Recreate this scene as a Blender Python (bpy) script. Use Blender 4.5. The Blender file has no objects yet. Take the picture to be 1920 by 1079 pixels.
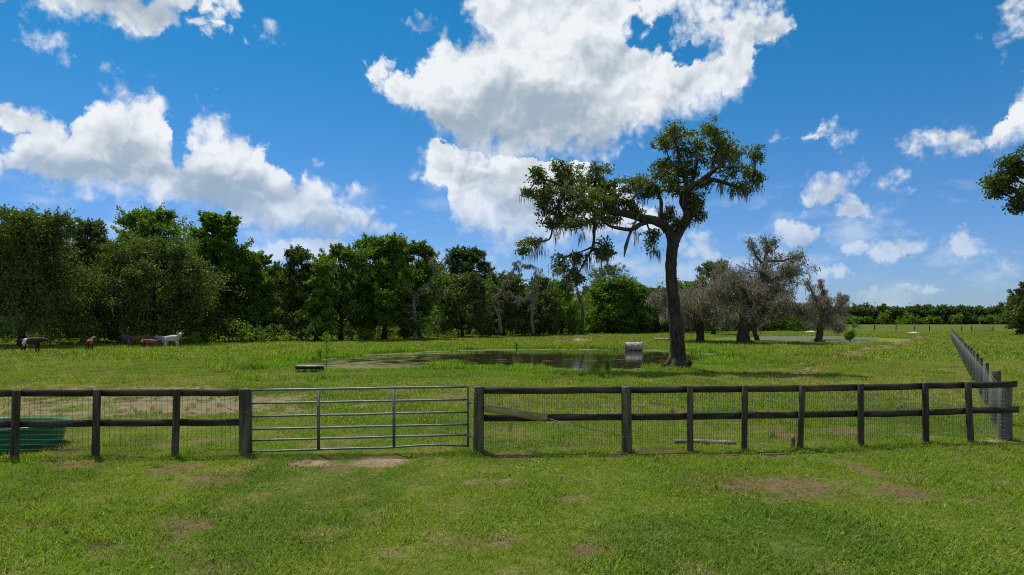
import bpy, math, random
import numpy as np
from mathutils import Vector

random.seed(7)
rng = np.random.default_rng(7)
R = math.radians
F = 1280.0          # focal length in photo pixels (1920 wide)
HZ = 597.0          # horizon row in the photo
H = 3.0             # camera height in metres

sc = bpy.context.scene
col = sc.collection

# ------------------------------------------------------------------ camera
cam_d = bpy.data.cameras.new('camera')
cam = bpy.data.objects.new('camera', cam_d)
col.objects.link(cam)
cam.location = (0, 0, H)
cam.rotation_euler = (R(90), 0, 0)
cam_d.sensor_width = 36
cam_d.lens = 24
cam_d.shift_y = (HZ - 539.5) / 1920.0
cam_d.clip_end = 12000
sc.camera = cam

# ------------------------------------------------------------------ exposure
sc.view_settings.view_transform = 'Standard'
sc.view_settings.look = 'None'
sc.view_settings.exposure = 0.0
sc.view_settings.gamma = 1.0
sc.view_settings.use_curve_mapping = False
sc.cycles.filter_width = 1.1
sc.cycles.use_denoising = False
sc.cycles.sample_clamp_direct = 8.0
sc.cycles.sample_clamp_indirect = 4.0

# ------------------------------------------------------------------ sun
SUN = Vector((-3.3, 4.6, 11.6)).normalized()      # towards the sun: high, beyond and left
sun_el = math.asin(SUN.z)
sun_az = math.atan2(SUN.x, SUN.y)
sd = bpy.data.lights.new('sun', 'SUN')
sd.energy = 4.8
sd.angle = R(0.53)
sd.color = (1.0, 0.95, 0.86)
sun = bpy.data.objects.new('sun', sd)
col.objects.link(sun)
sun.rotation_euler = (-SUN).to_track_quat('-Z', 'Y').to_euler()
sun.location = (0, 0, 60)

# ------------------------------------------------------------------ node helper
class NT:
    def __init__(self, tree):
        self.t = tree
        self.t.nodes.clear()
    def n(self, kind, **kw):
        nd = self.t.nodes.new(kind)
        for k, v in kw.items():
            setattr(nd, k, v)
        return nd
    def put(self, sock, v):
        if v is None:
            return
        if isinstance(v, bpy.types.NodeSocket):
            self.t.links.new(v, sock)
        else:
            sock.default_value = v
    def m(self, op, a, b=None, c=None, clamp=False):
        nd = self.n('ShaderNodeMath', operation=op, use_clamp=clamp)
        for i, v in enumerate((a, b, c)):
            if v is not None:
                self.put(nd.inputs[i], v)
        return nd.outputs[0]
    def vm(self, op, a, b=None):
        nd = self.n('ShaderNodeVectorMath', operation=op)
        self.put(nd.inputs[0], a)
        if b is not None:
            if op == 'SCALE':
                self.put(nd.inputs['Scale'], b)
            else:
                self.put(nd.inputs[1], b)
        return nd.outputs['Value'] if op in ('LENGTH', 'DOT_PRODUCT') else nd.outputs[0]
    def noise(self, vec, scale, detail=3, rough=0.55, dim='3D', out='Fac', dist=0.0):
        nd = self.n('ShaderNodeTexNoise', noise_dimensions=dim)
        if vec is not None:
            self.put(nd.inputs['Vector'], vec)
        nd.inputs['Scale'].default_value = scale
        nd.inputs['Detail'].default_value = detail
        nd.inputs['Roughness'].default_value = rough
        nd.inputs['Distortion'].default_value = dist
        return nd.outputs[out]
    def ramp(self, v, a, b, c=0.0, d=1.0, smooth=True):
        nd = self.n('ShaderNodeMapRange', clamp=True)
        nd.interpolation_type = 'SMOOTHSTEP' if smooth else 'LINEAR'
        self.put(nd.inputs[0], v)
        for i, q in enumerate((a, b, c, d)):
            self.put(nd.inputs[i + 1], q)
        return nd.outputs[0]
    def mix(self, f, a, b, blend='MIX'):
        nd = self.n('ShaderNodeMix', data_type='RGBA', blend_type=blend)
        self.put(nd.inputs[0], f)
        for i, v in ((6, a), (7, b)):
            if not isinstance(v, bpy.types.NodeSocket):
                v = tuple(v) + ((1.0,) if len(v) == 3 else ())
            self.put(nd.inputs[i], v)
        return nd.outputs[2]
    def xyz(self, x=0.0, y=0.0, z=0.0):
        nd = self.n('ShaderNodeCombineXYZ')
        for i, v in enumerate((x, y, z)):
            self.put(nd.inputs[i], v)
        return nd.outputs[0]

# ------------------------------------------------------------------ world: sky and clouds
def sky_az(px, py):
    return math.degrees(math.atan((px - 960) / F))
def sky_el(px, py):
    xx = (px - 960) / F
    return math.degrees(math.atan(((HZ - py) / F) / math.sqrt(1 + xx * xx)))

def build_world():
    w = bpy.data.worlds.new('World')
    sc.world = w
    w.use_nodes = True
    N = NT(w.node_tree)
    tc = N.n('ShaderNodeTexCoord').outputs['Generated']
    d = N.vm('NORMALIZE', tc)
    sky = N.n('ShaderNodeTexSky', sky_type='NISHITA')
    sky.sun_disc = False
    sky.sun_elevation = sun_el
    sky.sun_rotation = sun_az
    sky.altitude = 600
    sky.air_density = 1.0
    sky.dust_density = 0.35
    sky.ozone_density = 1.0
    skyt = N.n('ShaderNodeSeparateXYZ'); N.put(skyt.inputs[0], d)
    skyc = N.mix(1.0, sky.outputs[0], N.mix(N.ramp(skyt.outputs[2], 0.0, 0.42), (0.47, 0.66, 1.08), (0.11, 0.72, 1.02)), 'MULTIPLY')
    sep = N.n('ShaderNodeSeparateXYZ')
    N.put(sep.inputs[0], d)
    A0 = N.m('MULTIPLY', N.m('ARCTAN2', sep.outputs[0], sep.outputs[1]), 180 / math.pi)
    E0 = N.m('MULTIPLY', N.m('ARCSINE', sep.outputs[2]), 180 / math.pi)
    P0 = N.xyz(A0, E0, 0.0)
    # two scales of warp, in degrees
    w1 = N.vm('SUBTRACT', N.noise(P0, 0.33, 2, 0.5, '2D', 'Color'), (0.5, 0.5, 0.5))
    w2 = N.vm('SUBTRACT', N.noise(P0, 1.1, 6, 0.62, '2D', 'Color'), (0.5, 0.5, 0.5))
    P = N.vm('ADD', N.vm('ADD', P0, N.vm('SCALE', w1, 0.8)), N.vm('SCALE', w2, 1.4))
    sp = N.n('ShaderNodeSeparateXYZ')
    N.put(sp.inputs[0], P)
    A, E = sp.outputs[0], sp.outputs[1]
    An = N.m('MULTIPLY_ADD', A, 1 / 90.0, 0.5)
    def curve(pts):
        nd = N.n('ShaderNodeFloatCurve')
        c = nd.mapping.curves[0]
        q = sorted((min(max(sky_az(x, y) / 90 + 0.5, 0.001), 0.999), min(max(sky_el(x, y) / 60 + 0.2, 0.0), 1.0)) for x, y in pts)
        lo, hi = q[0], q[-1]
        q = [(0.0, lo[1])] + q + [(1.0, hi[1])]
        c.points[0].location = q[0]
        c.points[1].location = q[-1]
        for p in q[1:-1]:
            c.points.new(*p)
        for p in c.points:
            p.handle_type = 'VECTOR'
        nd.mapping.update()
        N.put(nd.inputs['Value'], An)
        return N.m('MULTIPLY_ADD', nd.outputs[0], 60.0, -12.0)
    fields = []
    bases = []
    def layer(top, bot):
        t, b = curve(top), curve(bot)
        up = N.m('SUBTRACT', t, E)
        dn = N.m('SUBTRACT', E, b)
        x0 = sky_az(min(p[0] for p in top), 300)
        x1 = sky_az(max(p[0] for p in top), 300)
        f = N.m('MINIMUM', N.m('MINIMUM', up, dn), N.m('MINIMUM', N.m('SUBTRACT', A, x0), N.m('SUBTRACT', x1, A)))
        hr = N.m('DIVIDE', dn, N.m('MAXIMUM', N.m('ADD', up, dn), 0.4))
        fields.append(f)
        bases.append((f, hr))
    layer([(-160, 230), (-20, 245), (40, 240), (80, 222), (104, 212), (130, 226), (142, 190), (165, 172), (188, 148), (215, 136), (245, 136), (290, 152), (312, 180), (326, 245), (340, 300), (352, 240), (364, 188), (385, 178), (410, 186), (430, 218), (455, 235), (490, 256), (520, 298), (556, 325), (572, 303), (600, 306), (628, 335), (660, 346), (684, 352), (700, 386), (722, 366), (738, 396), (752, 455)],
          [(-160, 360), (0, 364), (60, 372), (120, 384), (190, 392), (250, 398), (330, 408), (400, 428), (450, 456), (560, 468), (752, 462)])
    layer([(688, 128), (700, 112), (735, 104), (765, 108), (790, 100), (815, 74), (832, 50), (842, 10), (870, -30), (1000, -70), (1300, -60), (1440, -20), (1500, 20), (1506, 60)],
          [(688, 150), (700, 182), (745, 214), (790, 250), (820, 285), (880, 318), (960, 330), (1050, 326), (1150, 312), (1200, 288), (1250, 262), (1300, 232), (1380, 214), (1412, 170), (1425, 120), (1460, 92), (1506, 64)])
    layer([(768, 300), (785, 262), (825, 240), (900, 245), (960, 262), (1040, 272), (1120, 300), (1175, 335), (1215, 372), (1240, 400)],
          [(768, 318), (795, 362), (835, 385), (842, 430), (880, 470), (960, 482), (1050, 486), (1140, 470), (1240, 446)])
    layer([(1676, 285), (1690, 246), (1735, 230), (1790, 236), (1850, 242), (1868, 215), (1880, 182), (1900, 145), (1925, 118), (2000, 90), (2140, 120)],
          [(1676, 290), (1700, 312), (1765, 302), (1830, 296), (1900, 284), (1950, 266), (2140, 260)])
    def blob(px, py, rx, ry, k=1.0):
        a, e = sky_az(px, py), sky_el(px, py)
        ra, re = rx / F * 52, ry / F * 52
        v = N.vm('MULTIPLY', N.vm('SUBTRACT', P, (a, e, 0)), (1 / ra, 1 / re, 0))
        f = N.m('MULTIPLY', N.m('SUBTRACT', 1.0, N.vm('LENGTH', v)), min(ra, re) * k * 1.3)
        sv = N.n('ShaderNodeSeparateXYZ')
        N.put(sv.inputs[0], v)
        fields.append(f)
        bases.append((f, N.m('MULTIPLY_ADD', sv.outputs[1], 0.6, 0.65)))
    for b in [(1893, 32, 34, 48), (1568, 352, 62, 48), (1592, 392, 66, 26), (1535, 262, 70, 26), (1488, 436, 92, 36), (1312, 470, 52, 46), (1410, 438, 44, 26),
              (1662, 470, 76, 28), (1802, 462, 52, 30), (1785, 512, 32, 16), (1888, 502, 34, 20), (190, 4, 210, 52), (350, -4, 110, 40),
              (92, 78, 44, 24), (500, 50, 28, 22), (775, 45, 34, 16), (30, 224, 66, 36), (1655, 345, 48, 24), (600, 470, 200, 40), (1560, 512, 46, 16), (1735, 545, 40, 12), (1640, 548, 30, 10), (1430, 500, 50, 16), (1850, 545, 36, 10)]:
        blob(*b)
    # merge
    Fm, hr = bases[0]
    for f, h in bases[1:]:
        g = N.m('GREATER_THAN', f, Fm)
        Fm2 = N.m('MAXIMUM', Fm, f)
        nd = N.n('ShaderNodeMix', data_type='FLOAT')
        N.put(nd.inputs[0], g)
        N.put(nd.inputs[2], hr)
        N.put(nd.inputs[3], h)
        hr = nd.outputs[0]
        Fm = Fm2
    # gaps of blue inside the big cloud
    for (px, py, rx, ry) in [(1240, 60, 34, 20), (1300, 95, 20, 12), (862, 52, 22, 16)]:
        v = N.vm('MULTIPLY', N.vm('SUBTRACT', P, (sky_az(px, py), sky_el(px, py), 0)), (1 / (rx / F * 52), 1 / (ry / F * 52), 0))
        Fm = N.m('MINIMUM', Fm, N.m('MULTIPLY', N.m('SUBTRACT', N.vm('LENGTH', v), 1.0), 1.3))
    # billows: rounded cells at falling sizes push the edge outwards
    def cells(q, scale, detail, rough=0.5):
        v = N.n('ShaderNodeTexVoronoi', voronoi_dimensions='2D', feature='F1')
        N.put(v.inputs['Vector'], q)
        v.inputs['Scale'].default_value = scale
        v.inputs['Detail'].default_value = detail
        v.inputs['Roughness'].default_value = rough
        v.inputs['Lacunarity'].default_value = 2.4
        return v.outputs['Distance']
    def puffs(q):
        return N.m('SUBTRACT', 0.60, cells(q, 0.40, 3.0, 0.42))
    Pw = N.vm('ADD', N.vm('ADD', P0, N.vm('SCALE', w1, 1.5)), N.vm('SCALE', w2, 0.9))
    pf = puffs(Pw)
    er = N.noise(P0, 1.0, 6, 0.55, '2D')
    wis = N.ramp(N.noise(P0, 0.14, 2, 0.5, '2D'), 0.42, 0.64)
    fd = N.m('MULTIPLY_ADD', pf, 2.1, Fm)
    fd = N.m('MULTIPLY_ADD', N.m('SUBTRACT', er, 0.47), N.m('MULTIPLY_ADD', wis, 3.0, 1.1), fd)
    # undersides fray, tops stay crisp
    soft = N.m('MULTIPLY_ADD', N.m('MAXIMUM', wis, N.ramp(hr, 0.45, 0.0)), 2.3, 0.95)
    alpha = N.ramp(fd, 0.0, soft)
    veil = N.m('MULTIPLY', N.ramp(N.noise(N.vm('MULTIPLY', P0, (0.5, 1.0, 1)), 0.36, 6, 0.58, '2D'), 0.47, 0.74),
               N.m('MULTIPLY', N.ramp(E0, 13.0, 4.0), 0.75))
    alpha = N.m('MAXIMUM', alpha, veil)
    rel = N.m('SUBTRACT', pf, puffs(N.vm('ADD', Pw, (-0.22, 0.50, 0))))
    Pb = N.vm('ADD', P0, N.vm('SCALE', w1, 3.0))
    big = N.m('SUBTRACT', N.noise(Pb, 0.20, 3, 0.5, '2D'), N.noise(N.vm('ADD', Pb, (-0.6, 1.5, 0)), 0.20, 3, 0.5, '2D'))
    fine = N.m('SUBTRACT', N.noise(P, 0.9, 5, 0.55, '2D'), 0.5)
    # the grey undersides of the deep clouds
    Ps = N.vm('ADD', P0, N.vm('SCALE', w1, 1.6))
    dark = None
    for (px, py, rx, ry, k) in [(985, 222, 260, 72, 1.0), (900, 330, 90, 20, .5), (1110, 262, 90, 36, .7), (880, 90, 60, 30, .4), (1130, 110, 120, 40, .5), (255, 305, 90, 54, 1.05), (120, 320, 95, 40, .95), (440, 358, 120, 46, 1.0), (330, 330, 50, 40, .5), (610, 432, 150, 28, .7), (700, 420, 50, 30, .5), (1000, 372, 170, 28, .6), (860, 320, 80, 22, .35),
                                (200, 2, 210, 34, .9), (1590, 395, 50, 16, .45), (1800, 288, 110, 22, .45), (1500, 452, 60, 12, .3), (420, 220, 40, 26, .35), (960, 450, 90, 18, .35)]:
        v = N.vm('MULTIPLY', N.vm('SUBTRACT', Ps, (sky_az(px, py), sky_el(px, py), 0)), (1 / (rx / F * 52), 1 / (ry / F * 52), 0))
        g = N.ramp(N.vm('LENGTH', v), 1.35, 0.25, 0.0, k)
        dark = g if dark is None else N.m('MAXIMUM', dark, g)
    lum = N.m('MULTIPLY_ADD', dark, -0.66, 0.93)
    lum = N.m('MULTIPLY_ADD', N.m('MULTIPLY', N.ramp(hr, 0.5, 0.0), N.ramp(Fm, 0.2, 2.0)), -0.18, lum)
    lum = N.m('MULTIPLY_ADD', rel, 0.42, lum)
    lum = N.m('MULTIPLY_ADD', big, 1.3, lum)
    lum = N.m('MULTIPLY_ADD', fine, 0.24, lum)
    lum = N.m('MINIMUM', N.m('SMOOTH_MAX', lum, 0.22, 0.35), 1.0)
    lumf = N.ramp(E0, 1.0, 18.0, 0.72, 1.0)
    cc = N.mix(lum, (2.1, 3.1, 4.1), (8.9, 9.2, 9.5))
    cc = N.mix(N.ramp(E0, 14.0, 1.0, 0.0, 0.60), cc, skyc)
    alpha = N.m('MULTIPLY', alpha, N.ramp(E0, -1.0, 3.0, 0.3, 0.97))
    away = N.m('MAXIMUM', N.ramp(N.m('ABSOLUTE', A0), 46.0, 60.0), N.ramp(E0, 30.0, 42.0))  # unseen clouds behind and overhead, added to whiten the ambient light
    over = N.m('MULTIPLY', N.m('MULTIPLY', N.ramp(N.noise(d, 3.2, 6, 0.55), 0.44, 0.56), away), N.ramp(E0, 0.0, 6.0))
    oc = N.mix(N.ramp(N.noise(d, 5.0, 4, 0.5), 0.35, 0.65), (3.4, 3.9, 4.5), (7.0, 7.3, 7.6))
    out = N.mix(over, N.mix(alpha, skyc, cc), oc)
    bg = N.n('ShaderNodeBackground')
    N.put(bg.inputs[0], out)
    bg.inputs[1].default_value = 0.1
    o = N.n('ShaderNodeOutputWorld')
    N.put(o.inputs[0], bg.outputs[0])
    w.cycles.sampling_method = 'MANUAL'
    w.cycles.sample_map_resolution = 256
build_world()

# ------------------------------------------------------------------ general helpers
def D(py):
    return H * F / (py - HZ)
def G(px, py):
    d = D(py)
    return Vector(((px - 960) / F * d, d, 0.0))
def W(px, py, d):
    return Vector(((px - 960) / F * d, d, H - (py - HZ) / F * d))

def tag(o, label=None, cat=None, group=None, kind=None):
    if label: o['label'] = label
    if cat: o['category'] = cat
    if group: o['group'] = group
    if kind: o['kind'] = kind
    return o
def empty(name, loc, label, cat, group=None, rz=0.0):
    o = bpy.data.objects.new(name, None)
    col.objects.link(o)
    o.location = loc
    o.rotation_euler = (0, 0, rz)
    o.empty_display_size = 0.3
    return tag(o, label, cat, group)

class MB:
    """collects vertices and faces (numpy) and links them as one mesh"""
    def __init__(self):
        self.v, self.q, self.t, self.n = [], [], [], 0
        self.mi = []
    def add(self, v, q=None, t=None):
        v = np.asarray(v, dtype=np.float32).reshape(-1, 3)
        if q is not None and len(q):
            self.q.append(np.asarray(q, dtype=np.int64).reshape(-1, 4) + self.n)
        if t is not None and len(t):
            self.t.append(np.asarray(t, dtype=np.int64).reshape(-1, 3) + self.n)
        self.v.append(v)
        self.n += len(v)
    def box(self, c, s, rz=0.0, ry=0.0):
        sx, sy, sz = s[0] / 2, s[1] / 2, s[2] / 2
        v = np.array([(x * sx, y * sy, z * sz) for z in (-1, 1) for x, y in ((-1, -1), (1, -1), (1, 1), (-1, 1))])
        if ry:
            cr, sr = math.cos(ry), math.sin(ry)
            v = np.stack([v[:, 0] * cr + v[:, 2] * sr, v[:, 1], -v[:, 0] * sr + v[:, 2] * cr], 1)
        cr, sr = math.cos(rz), math.sin(rz)
        v = np.stack([v[:, 0] * cr - v[:, 1] * sr, v[:, 0] * sr + v[:, 1] * cr, v[:, 2]], 1) + np.array(c)
        self.add(v, [(0, 3, 2, 1), (4, 5, 6, 7), (0, 1, 5, 4), (1, 2, 6, 5), (2, 3, 7, 6), (3, 0, 4, 7)])
    def tube(self, pts, rad, k=8, caps=True, rough=0.0):
        pts = np.asarray([tuple(p) for p in pts], dtype=float)
        n = len(pts)
        rad = np.broadcast_to(np.asarray(rad, dtype=float), (n,))
        tg = np.gradient(pts, axis=0)
        tg /= np.linalg.norm(tg, axis=1, keepdims=True) + 1e-9
        mean = tg.mean(0)
        ref = np.array([1.0, 0.03, 0.02]) if abs(mean[0]) < 0.8 * np.linalg.norm(mean) + 1e-9 else np.array([0.02, 0.03, 1.0])
        a = np.cross(tg, ref); a /= np.linalg.norm(a, axis=1, keepdims=True) + 1e-9
        b = np.cross(tg, a)
        th = np.arange(k) / k * 2 * math.pi
        rr = rad[:, None] * np.ones((n, k))
        if rough:
            rr = rr * (1 + rough * (rng.random((n, k)) - 0.5) + rough * 0.8 * np.sin(th * 3 + 1.3)[None] * 0.6 + rough * 0.5 * np.cos(th * 5)[None] * 0.6)
        v = pts[:, None, :] + rr[..., None] * (np.cos(th)[None, :, None] * a[:, None, :] + np.sin(th)[None, :, None] * b[:, None, :])
        i = np.arange(n - 1)[:, None] * k
        j = np.arange(k)[None, :]
        j2 = (j + 1) % k
        q = np.stack([i + j, i + j2, i + k + j2, i + k + j], -1).reshape(-1, 4)
        v = v.reshape(-1, 3)
        t = []
        if caps:
            v = np.vstack([v, pts[:1], pts[-1:]])
            for e in range(k):
                t.append((n * k, (e + 1) % k, e))
                t.append((n * k + 1, (n - 1) * k + e, (n - 1) * k + (e + 1) % k))
        self.add(v, q, t)
    def build(self, name, mat, parent=None, smooth=False, loc=None):
        me = bpy.data.meshes.new(name)
        V = np.vstack(self.v)
        if parent is not None and loc is None:
            V = V - np.array(parent.location, dtype=np.float32)[None]
        elif loc is not None:
            V = V - np.array(loc, dtype=np.float32)[None]
        q = np.vstack(self.q) if self.q else np.zeros((0, 4), int)
        t = np.vstack(self.t) if self.t else np.zeros((0, 3), int)
        me.vertices.add(len(V))
        me.vertices.foreach_set('co', V.astype(np.float32).ravel())
        idx = np.concatenate([q.ravel(), t.ravel()]).astype(np.int32)
        me.loops.add(len(idx))
        me.loops.foreach_set('vertex_index', idx)
        ls = np.concatenate([np.arange(len(q)) * 4, len(q) * 4 + np.arange(len(t)) * 3]).astype(np.int32)
        me.polygons.add(len(ls))
        me.polygons.foreach_set('loop_start', ls)
        if smooth:
            me.polygons.foreach_set('use_smooth', np.ones(len(ls), dtype=bool))
        me.update(calc_edges=True)
        me.validate()
        if mat:
            me.materials.append(mat)
        o = bpy.data.objects.new(name, me)
        col.objects.link(o)
        if parent is not None:
            o.parent = parent
        elif loc is not None:
            o.location = loc
        return o

def lerp(a, b, t):
    return a + (b - a) * t

# numpy value noise
_perm = np.random.default_rng(3).random((256, 256))
def vnoise(x, y):
    xi, yi = np.floor(x).astype(int), np.floor(y).astype(int)
    fx, fy = x - xi, y - yi
    fx = fx * fx * (3 - 2 * fx); fy = fy * fy * (3 - 2 * fy)
    g = lambda a, b: _perm[a & 255, b & 255]
    return (g(xi, yi) * (1 - fx) + g(xi + 1, yi) * fx) * (1 - fy) + (g(xi, yi + 1) * (1 - fx) + g(xi + 1, yi + 1) * fx) * fy
def fbm(x, y, o=4):
    s, a, t = 0, 0.5, 0
    for k in range(o):
        s = s + a * vnoise(x * 2 ** k + 17.3 * k, y * 2 ** k - 9.1 * k)
        t += a
        a *= 0.5
    return s / t

# ------------------------------------------------------------------ materials
def principled(name, fn, rough=0.8, metal=0.0, spec=0.3):
    m = bpy.data.materials.new(name)
    m.use_nodes = True
    N = NT(m.node_tree)
    b = N.n('ShaderNodeBsdfPrincipled')
    b.inputs['Roughness'].default_value = rough
    b.inputs['Metallic'].default_value = metal
    b.inputs['Specular IOR Level'].default_value = spec
    o = N.n('ShaderNodeOutputMaterial')
    N.put(o.inputs[0], b.outputs[0])
    c, bump = fn(N)
    N.put(b.inputs['Base Color'], c if isinstance(c, bpy.types.NodeSocket) else tuple(c) + (1,))
    if bump is not None:
        h, s, dist = bump
        bp = N.n('ShaderNodeBump')
        bp.inputs['Strength'].default_value = s
        bp.inputs['Distance'].default_value = dist
        N.put(bp.inputs['Height'], h)
        N.put(b.inputs['Normal'], bp.outputs[0])
    return m

def two_tone(a, b, scale=3.0, stretch=(1, 1, 1), detail=5, lo=0.35, hi=0.65, bump=0.3, dist=0.01):
    def fn(N):
        p = N.vm('MULTIPLY', N.n('ShaderNodeTexCoord').outputs['Object'], stretch)
        f = N.noise(p, scale, detail, 0.6)
        return N.mix(N.ramp(f, lo, hi), a, b), (f, bump, dist)
    return fn

M = {}
M['post_wood'] = principled('post_wood', two_tone((0.050, 0.043, 0.026), (0.19, 0.165, 0.10), 9, (1, 1, 0.12), 6, 0.3, 0.75, 0.6, 0.01), 0.85)
M['line_post_wood'] = principled('line_post_wood', two_tone((0.030, 0.026, 0.018), (0.135, 0.115, 0.078), 10, (1, 1, 0.12), 6, 0.3, 0.8, 0.6, 0.01), 0.85)
M['board_wood'] = principled('board_wood', two_tone((0.022, 0.019, 0.014), (0.115, 0.095, 0.066), 7, (0.15, 1, 1.2), 6, 0.35, 0.8, 0.5, 0.006), 0.85)
M['brace_wood'] = principled('brace_wood', two_tone((0.20, 0.135, 0.065), (0.48, 0.34, 0.17), 8, (0.2, 1, 1), 6, 0.3, 0.7, 0.5, 0.01), 0.9)
M['corner_wood'] = principled('corner_wood', two_tone((0.08, 0.085, 0.06), (0.20, 0.21, 0.16), 6, (1, 1, 0.15), 6, 0.3, 0.7, 0.5, 0.01), 0.85)
M['old_wood'] = principled('old_wood', two_tone((0.14, 0.10, 0.065), (0.36, 0.29, 0.21), 7, (0.3, 1, 1), 5, 0.3, 0.7, 0.5, 0.01), 0.9)
M['wire'] = principled('wire', lambda N: ((0.11, 0.115, 0.10), None), 0.6, 0.2)
M['galv_wire'] = principled('galv_wire', lambda N: ((0.22, 0.235, 0.23), None), 0.5, 0.3)
M['gate_steel'] = principled('gate_steel', two_tone((0.075, 0.10, 0.115), (0.16, 0.185, 0.20), 5, (1, 1, 1), 6, 0.3, 0.7, 0.15, 0.002), 0.5, 0.25, 0.5)
M['green_plastic'] = principled('green_plastic', two_tone((0.006, 0.15, 0.072), (0.014, 0.22, 0.105), 2, (1, 1, 3), 4, 0.3, 0.7, 0.1, 0.004), 0.38, 0, 0.5)
M['black_rubber'] = principled('black_rubber', two_tone((0.012, 0.013, 0.014), (0.035, 0.038, 0.04), 4), 0.7)
M['trough_steel'] = principled('trough_steel', two_tone((0.05, 0.065, 0.07), (0.13, 0.15, 0.16), 4), 0.5, 0.3)
M['rust'] = principled('rust', two_tone((0.10, 0.03, 0.018), (0.25, 0.10, 0.07), 6), 0.85)
def tank_fn(N):
    p = N.n('ShaderNodeTexCoord').outputs['Object']
    f = N.noise(p, 5, 8, 0.7)
    c = N.mix(N.ramp(f, 0.46, 0.60), (0.50, 0.47, 0.44), (0.17, 0.14, 0.12))
    g = N.noise(N.vm('MULTIPLY', p, (1, 1, 3)), 1.6, 4, 0.6)
    c = N.mix(N.ramp(g, 0.55, 0.72), c, (0.30, 0.20, 0.15))
    return c, (f, 0.4, 0.02)
M['whitewash'] = principled('whitewash', tank_fn, 0.8)
M['horn'] = principled('horn', lambda N: ((0.35, 0.28, 0.2), None), 0.5)
M['hay'] = principled('hay', two_tone((0.24, 0.13, 0.07), (0.42, 0.27, 0.15), 6), 0.95)
M['sand'] = principled('sand', two_tone((0.45, 0.42, 0.36), (0.7, 0.67, 0.6), 2), 0.95)

def bark(name, a, b, moss=0.0):
    def fn(N):
        p = N.n('ShaderNodeTexCoord').outputs['Object']
        f = N.noise(N.vm('MULTIPLY', p, (1, 1, 0.22)), 7, 7, 0.68)
        g = N.noise(p, 0.8, 4, 0.6)
        c = N.mix(N.ramp(f, 0.32, 0.68), a, b)
        c = N.mix(N.ramp(g, 0.5, 0.75, 0, 0.6), c, (b[0] * 1.5, b[1] * 1.5, b[2] * 1.45))
        if moss:
            nz = N.n('ShaderNodeNewGeometry').outputs['Normal']
            s = N.n('ShaderNodeSeparateXYZ')
            N.put(s.inputs[0], nz)
            k = N.m('MULTIPLY', N.ramp(s.outputs[2], 0.0, 0.7), N.ramp(g, 0.35, 0.6))
            c = N.mix(N.m('MULTIPLY', k, moss), c, (0.085, 0.09, 0.022))
        return c, (f, 0.9, 0.05)
    return principled(name, fn, 0.95, 0, 0.1)
M['oak_bark'] = bark('oak_bark', (0.020, 0.017, 0.013), (0.085, 0.072, 0.057), 0.8)
M['dark_bark'] = bark('dark_bark', (0.018, 0.016, 0.013), (0.07, 0.06, 0.045))
M['grey_bark'] = bark('grey_bark', (0.065, 0.056, 0.046), (0.27, 0.235, 0.195))
M['twig_bark'] = bark('twig_bark', (0.15, 0.125, 0.10), (0.38, 0.325, 0.265))
M['mid_bark'] = bark('mid_bark', (0.035, 0.03, 0.025), (0.13, 0.115, 0.095))

def leaf_mat(name, a, b, trans=0.35, gloss=0.04, patch=0.5, tt=(1.15, 1.25, 0.45)):
    m = bpy.data.materials.new(name)
    m.use_nodes = True
    N = NT(m.node_tree)
    g = N.n('ShaderNodeNewGeometry')
    c = N.mix(g.outputs['Random Per Island'], a, b)
    n = N.noise(g.outputs['Position'], 0.35, 3, 0.6)
    c = N.mix(N.ramp(n, 0.35, 0.68, 0.0, patch), c, (b[0] * 1.25, b[1] * 1.12, b[2] * 0.8))
    df = N.n('ShaderNodeBsdfDiffuse'); N.put(df.inputs[0], c)
    tr = N.n('ShaderNodeBsdfTranslucent')
    N.put(tr.inputs[0], N.mix(1.0, c, tt, 'MULTIPLY'))
    mx = N.n('ShaderNodeMixShader'); mx.inputs[0].default_value = trans
    N.put(mx.inputs[1], df.outputs[0]); N.put(mx.inputs[2], tr.outputs[0])
    gl = N.n('ShaderNodeBsdfGlossy'); gl.inputs['Roughness'].default_value = 0.45
    gl.inputs[0].default_value = (0.8, 0.9, 0.9, 1)
    m2 = N.n('ShaderNodeMixShader'); m2.inputs[0].default_value = gloss
    N.put(m2.inputs[1], mx.outputs[0]); N.put(m2.inputs[2], gl.outputs[0])
    o = N.n('ShaderNodeOutputMaterial'); N.put(o.inputs[0], m2.outputs[0])
    return m
L = {
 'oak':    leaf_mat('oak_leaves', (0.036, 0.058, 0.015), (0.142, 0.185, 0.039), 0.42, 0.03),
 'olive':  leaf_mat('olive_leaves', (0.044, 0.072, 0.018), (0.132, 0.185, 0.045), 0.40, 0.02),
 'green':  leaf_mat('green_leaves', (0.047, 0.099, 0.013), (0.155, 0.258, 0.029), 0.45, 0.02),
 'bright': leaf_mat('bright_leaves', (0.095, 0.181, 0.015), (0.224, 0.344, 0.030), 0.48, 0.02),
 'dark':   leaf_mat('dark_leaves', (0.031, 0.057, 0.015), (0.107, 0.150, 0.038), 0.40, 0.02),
 'far':    leaf_mat('far_leaves', (0.052, 0.086, 0.039), (0.095, 0.146, 0.053), 0.35, 0.0),
 'moss':   leaf_mat('moss', (0.13, 0.12, 0.09), (0.27, 0.25, 0.20), 0.35, 0.0, 0.0, (1, 1, .95)),
 'greymoss': leaf_mat('grey_moss', (0.25, 0.215, 0.17), (0.50, 0.435, 0.35), 0.42, 0.0, 0.0, (1, .97, .93)),
}

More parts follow.
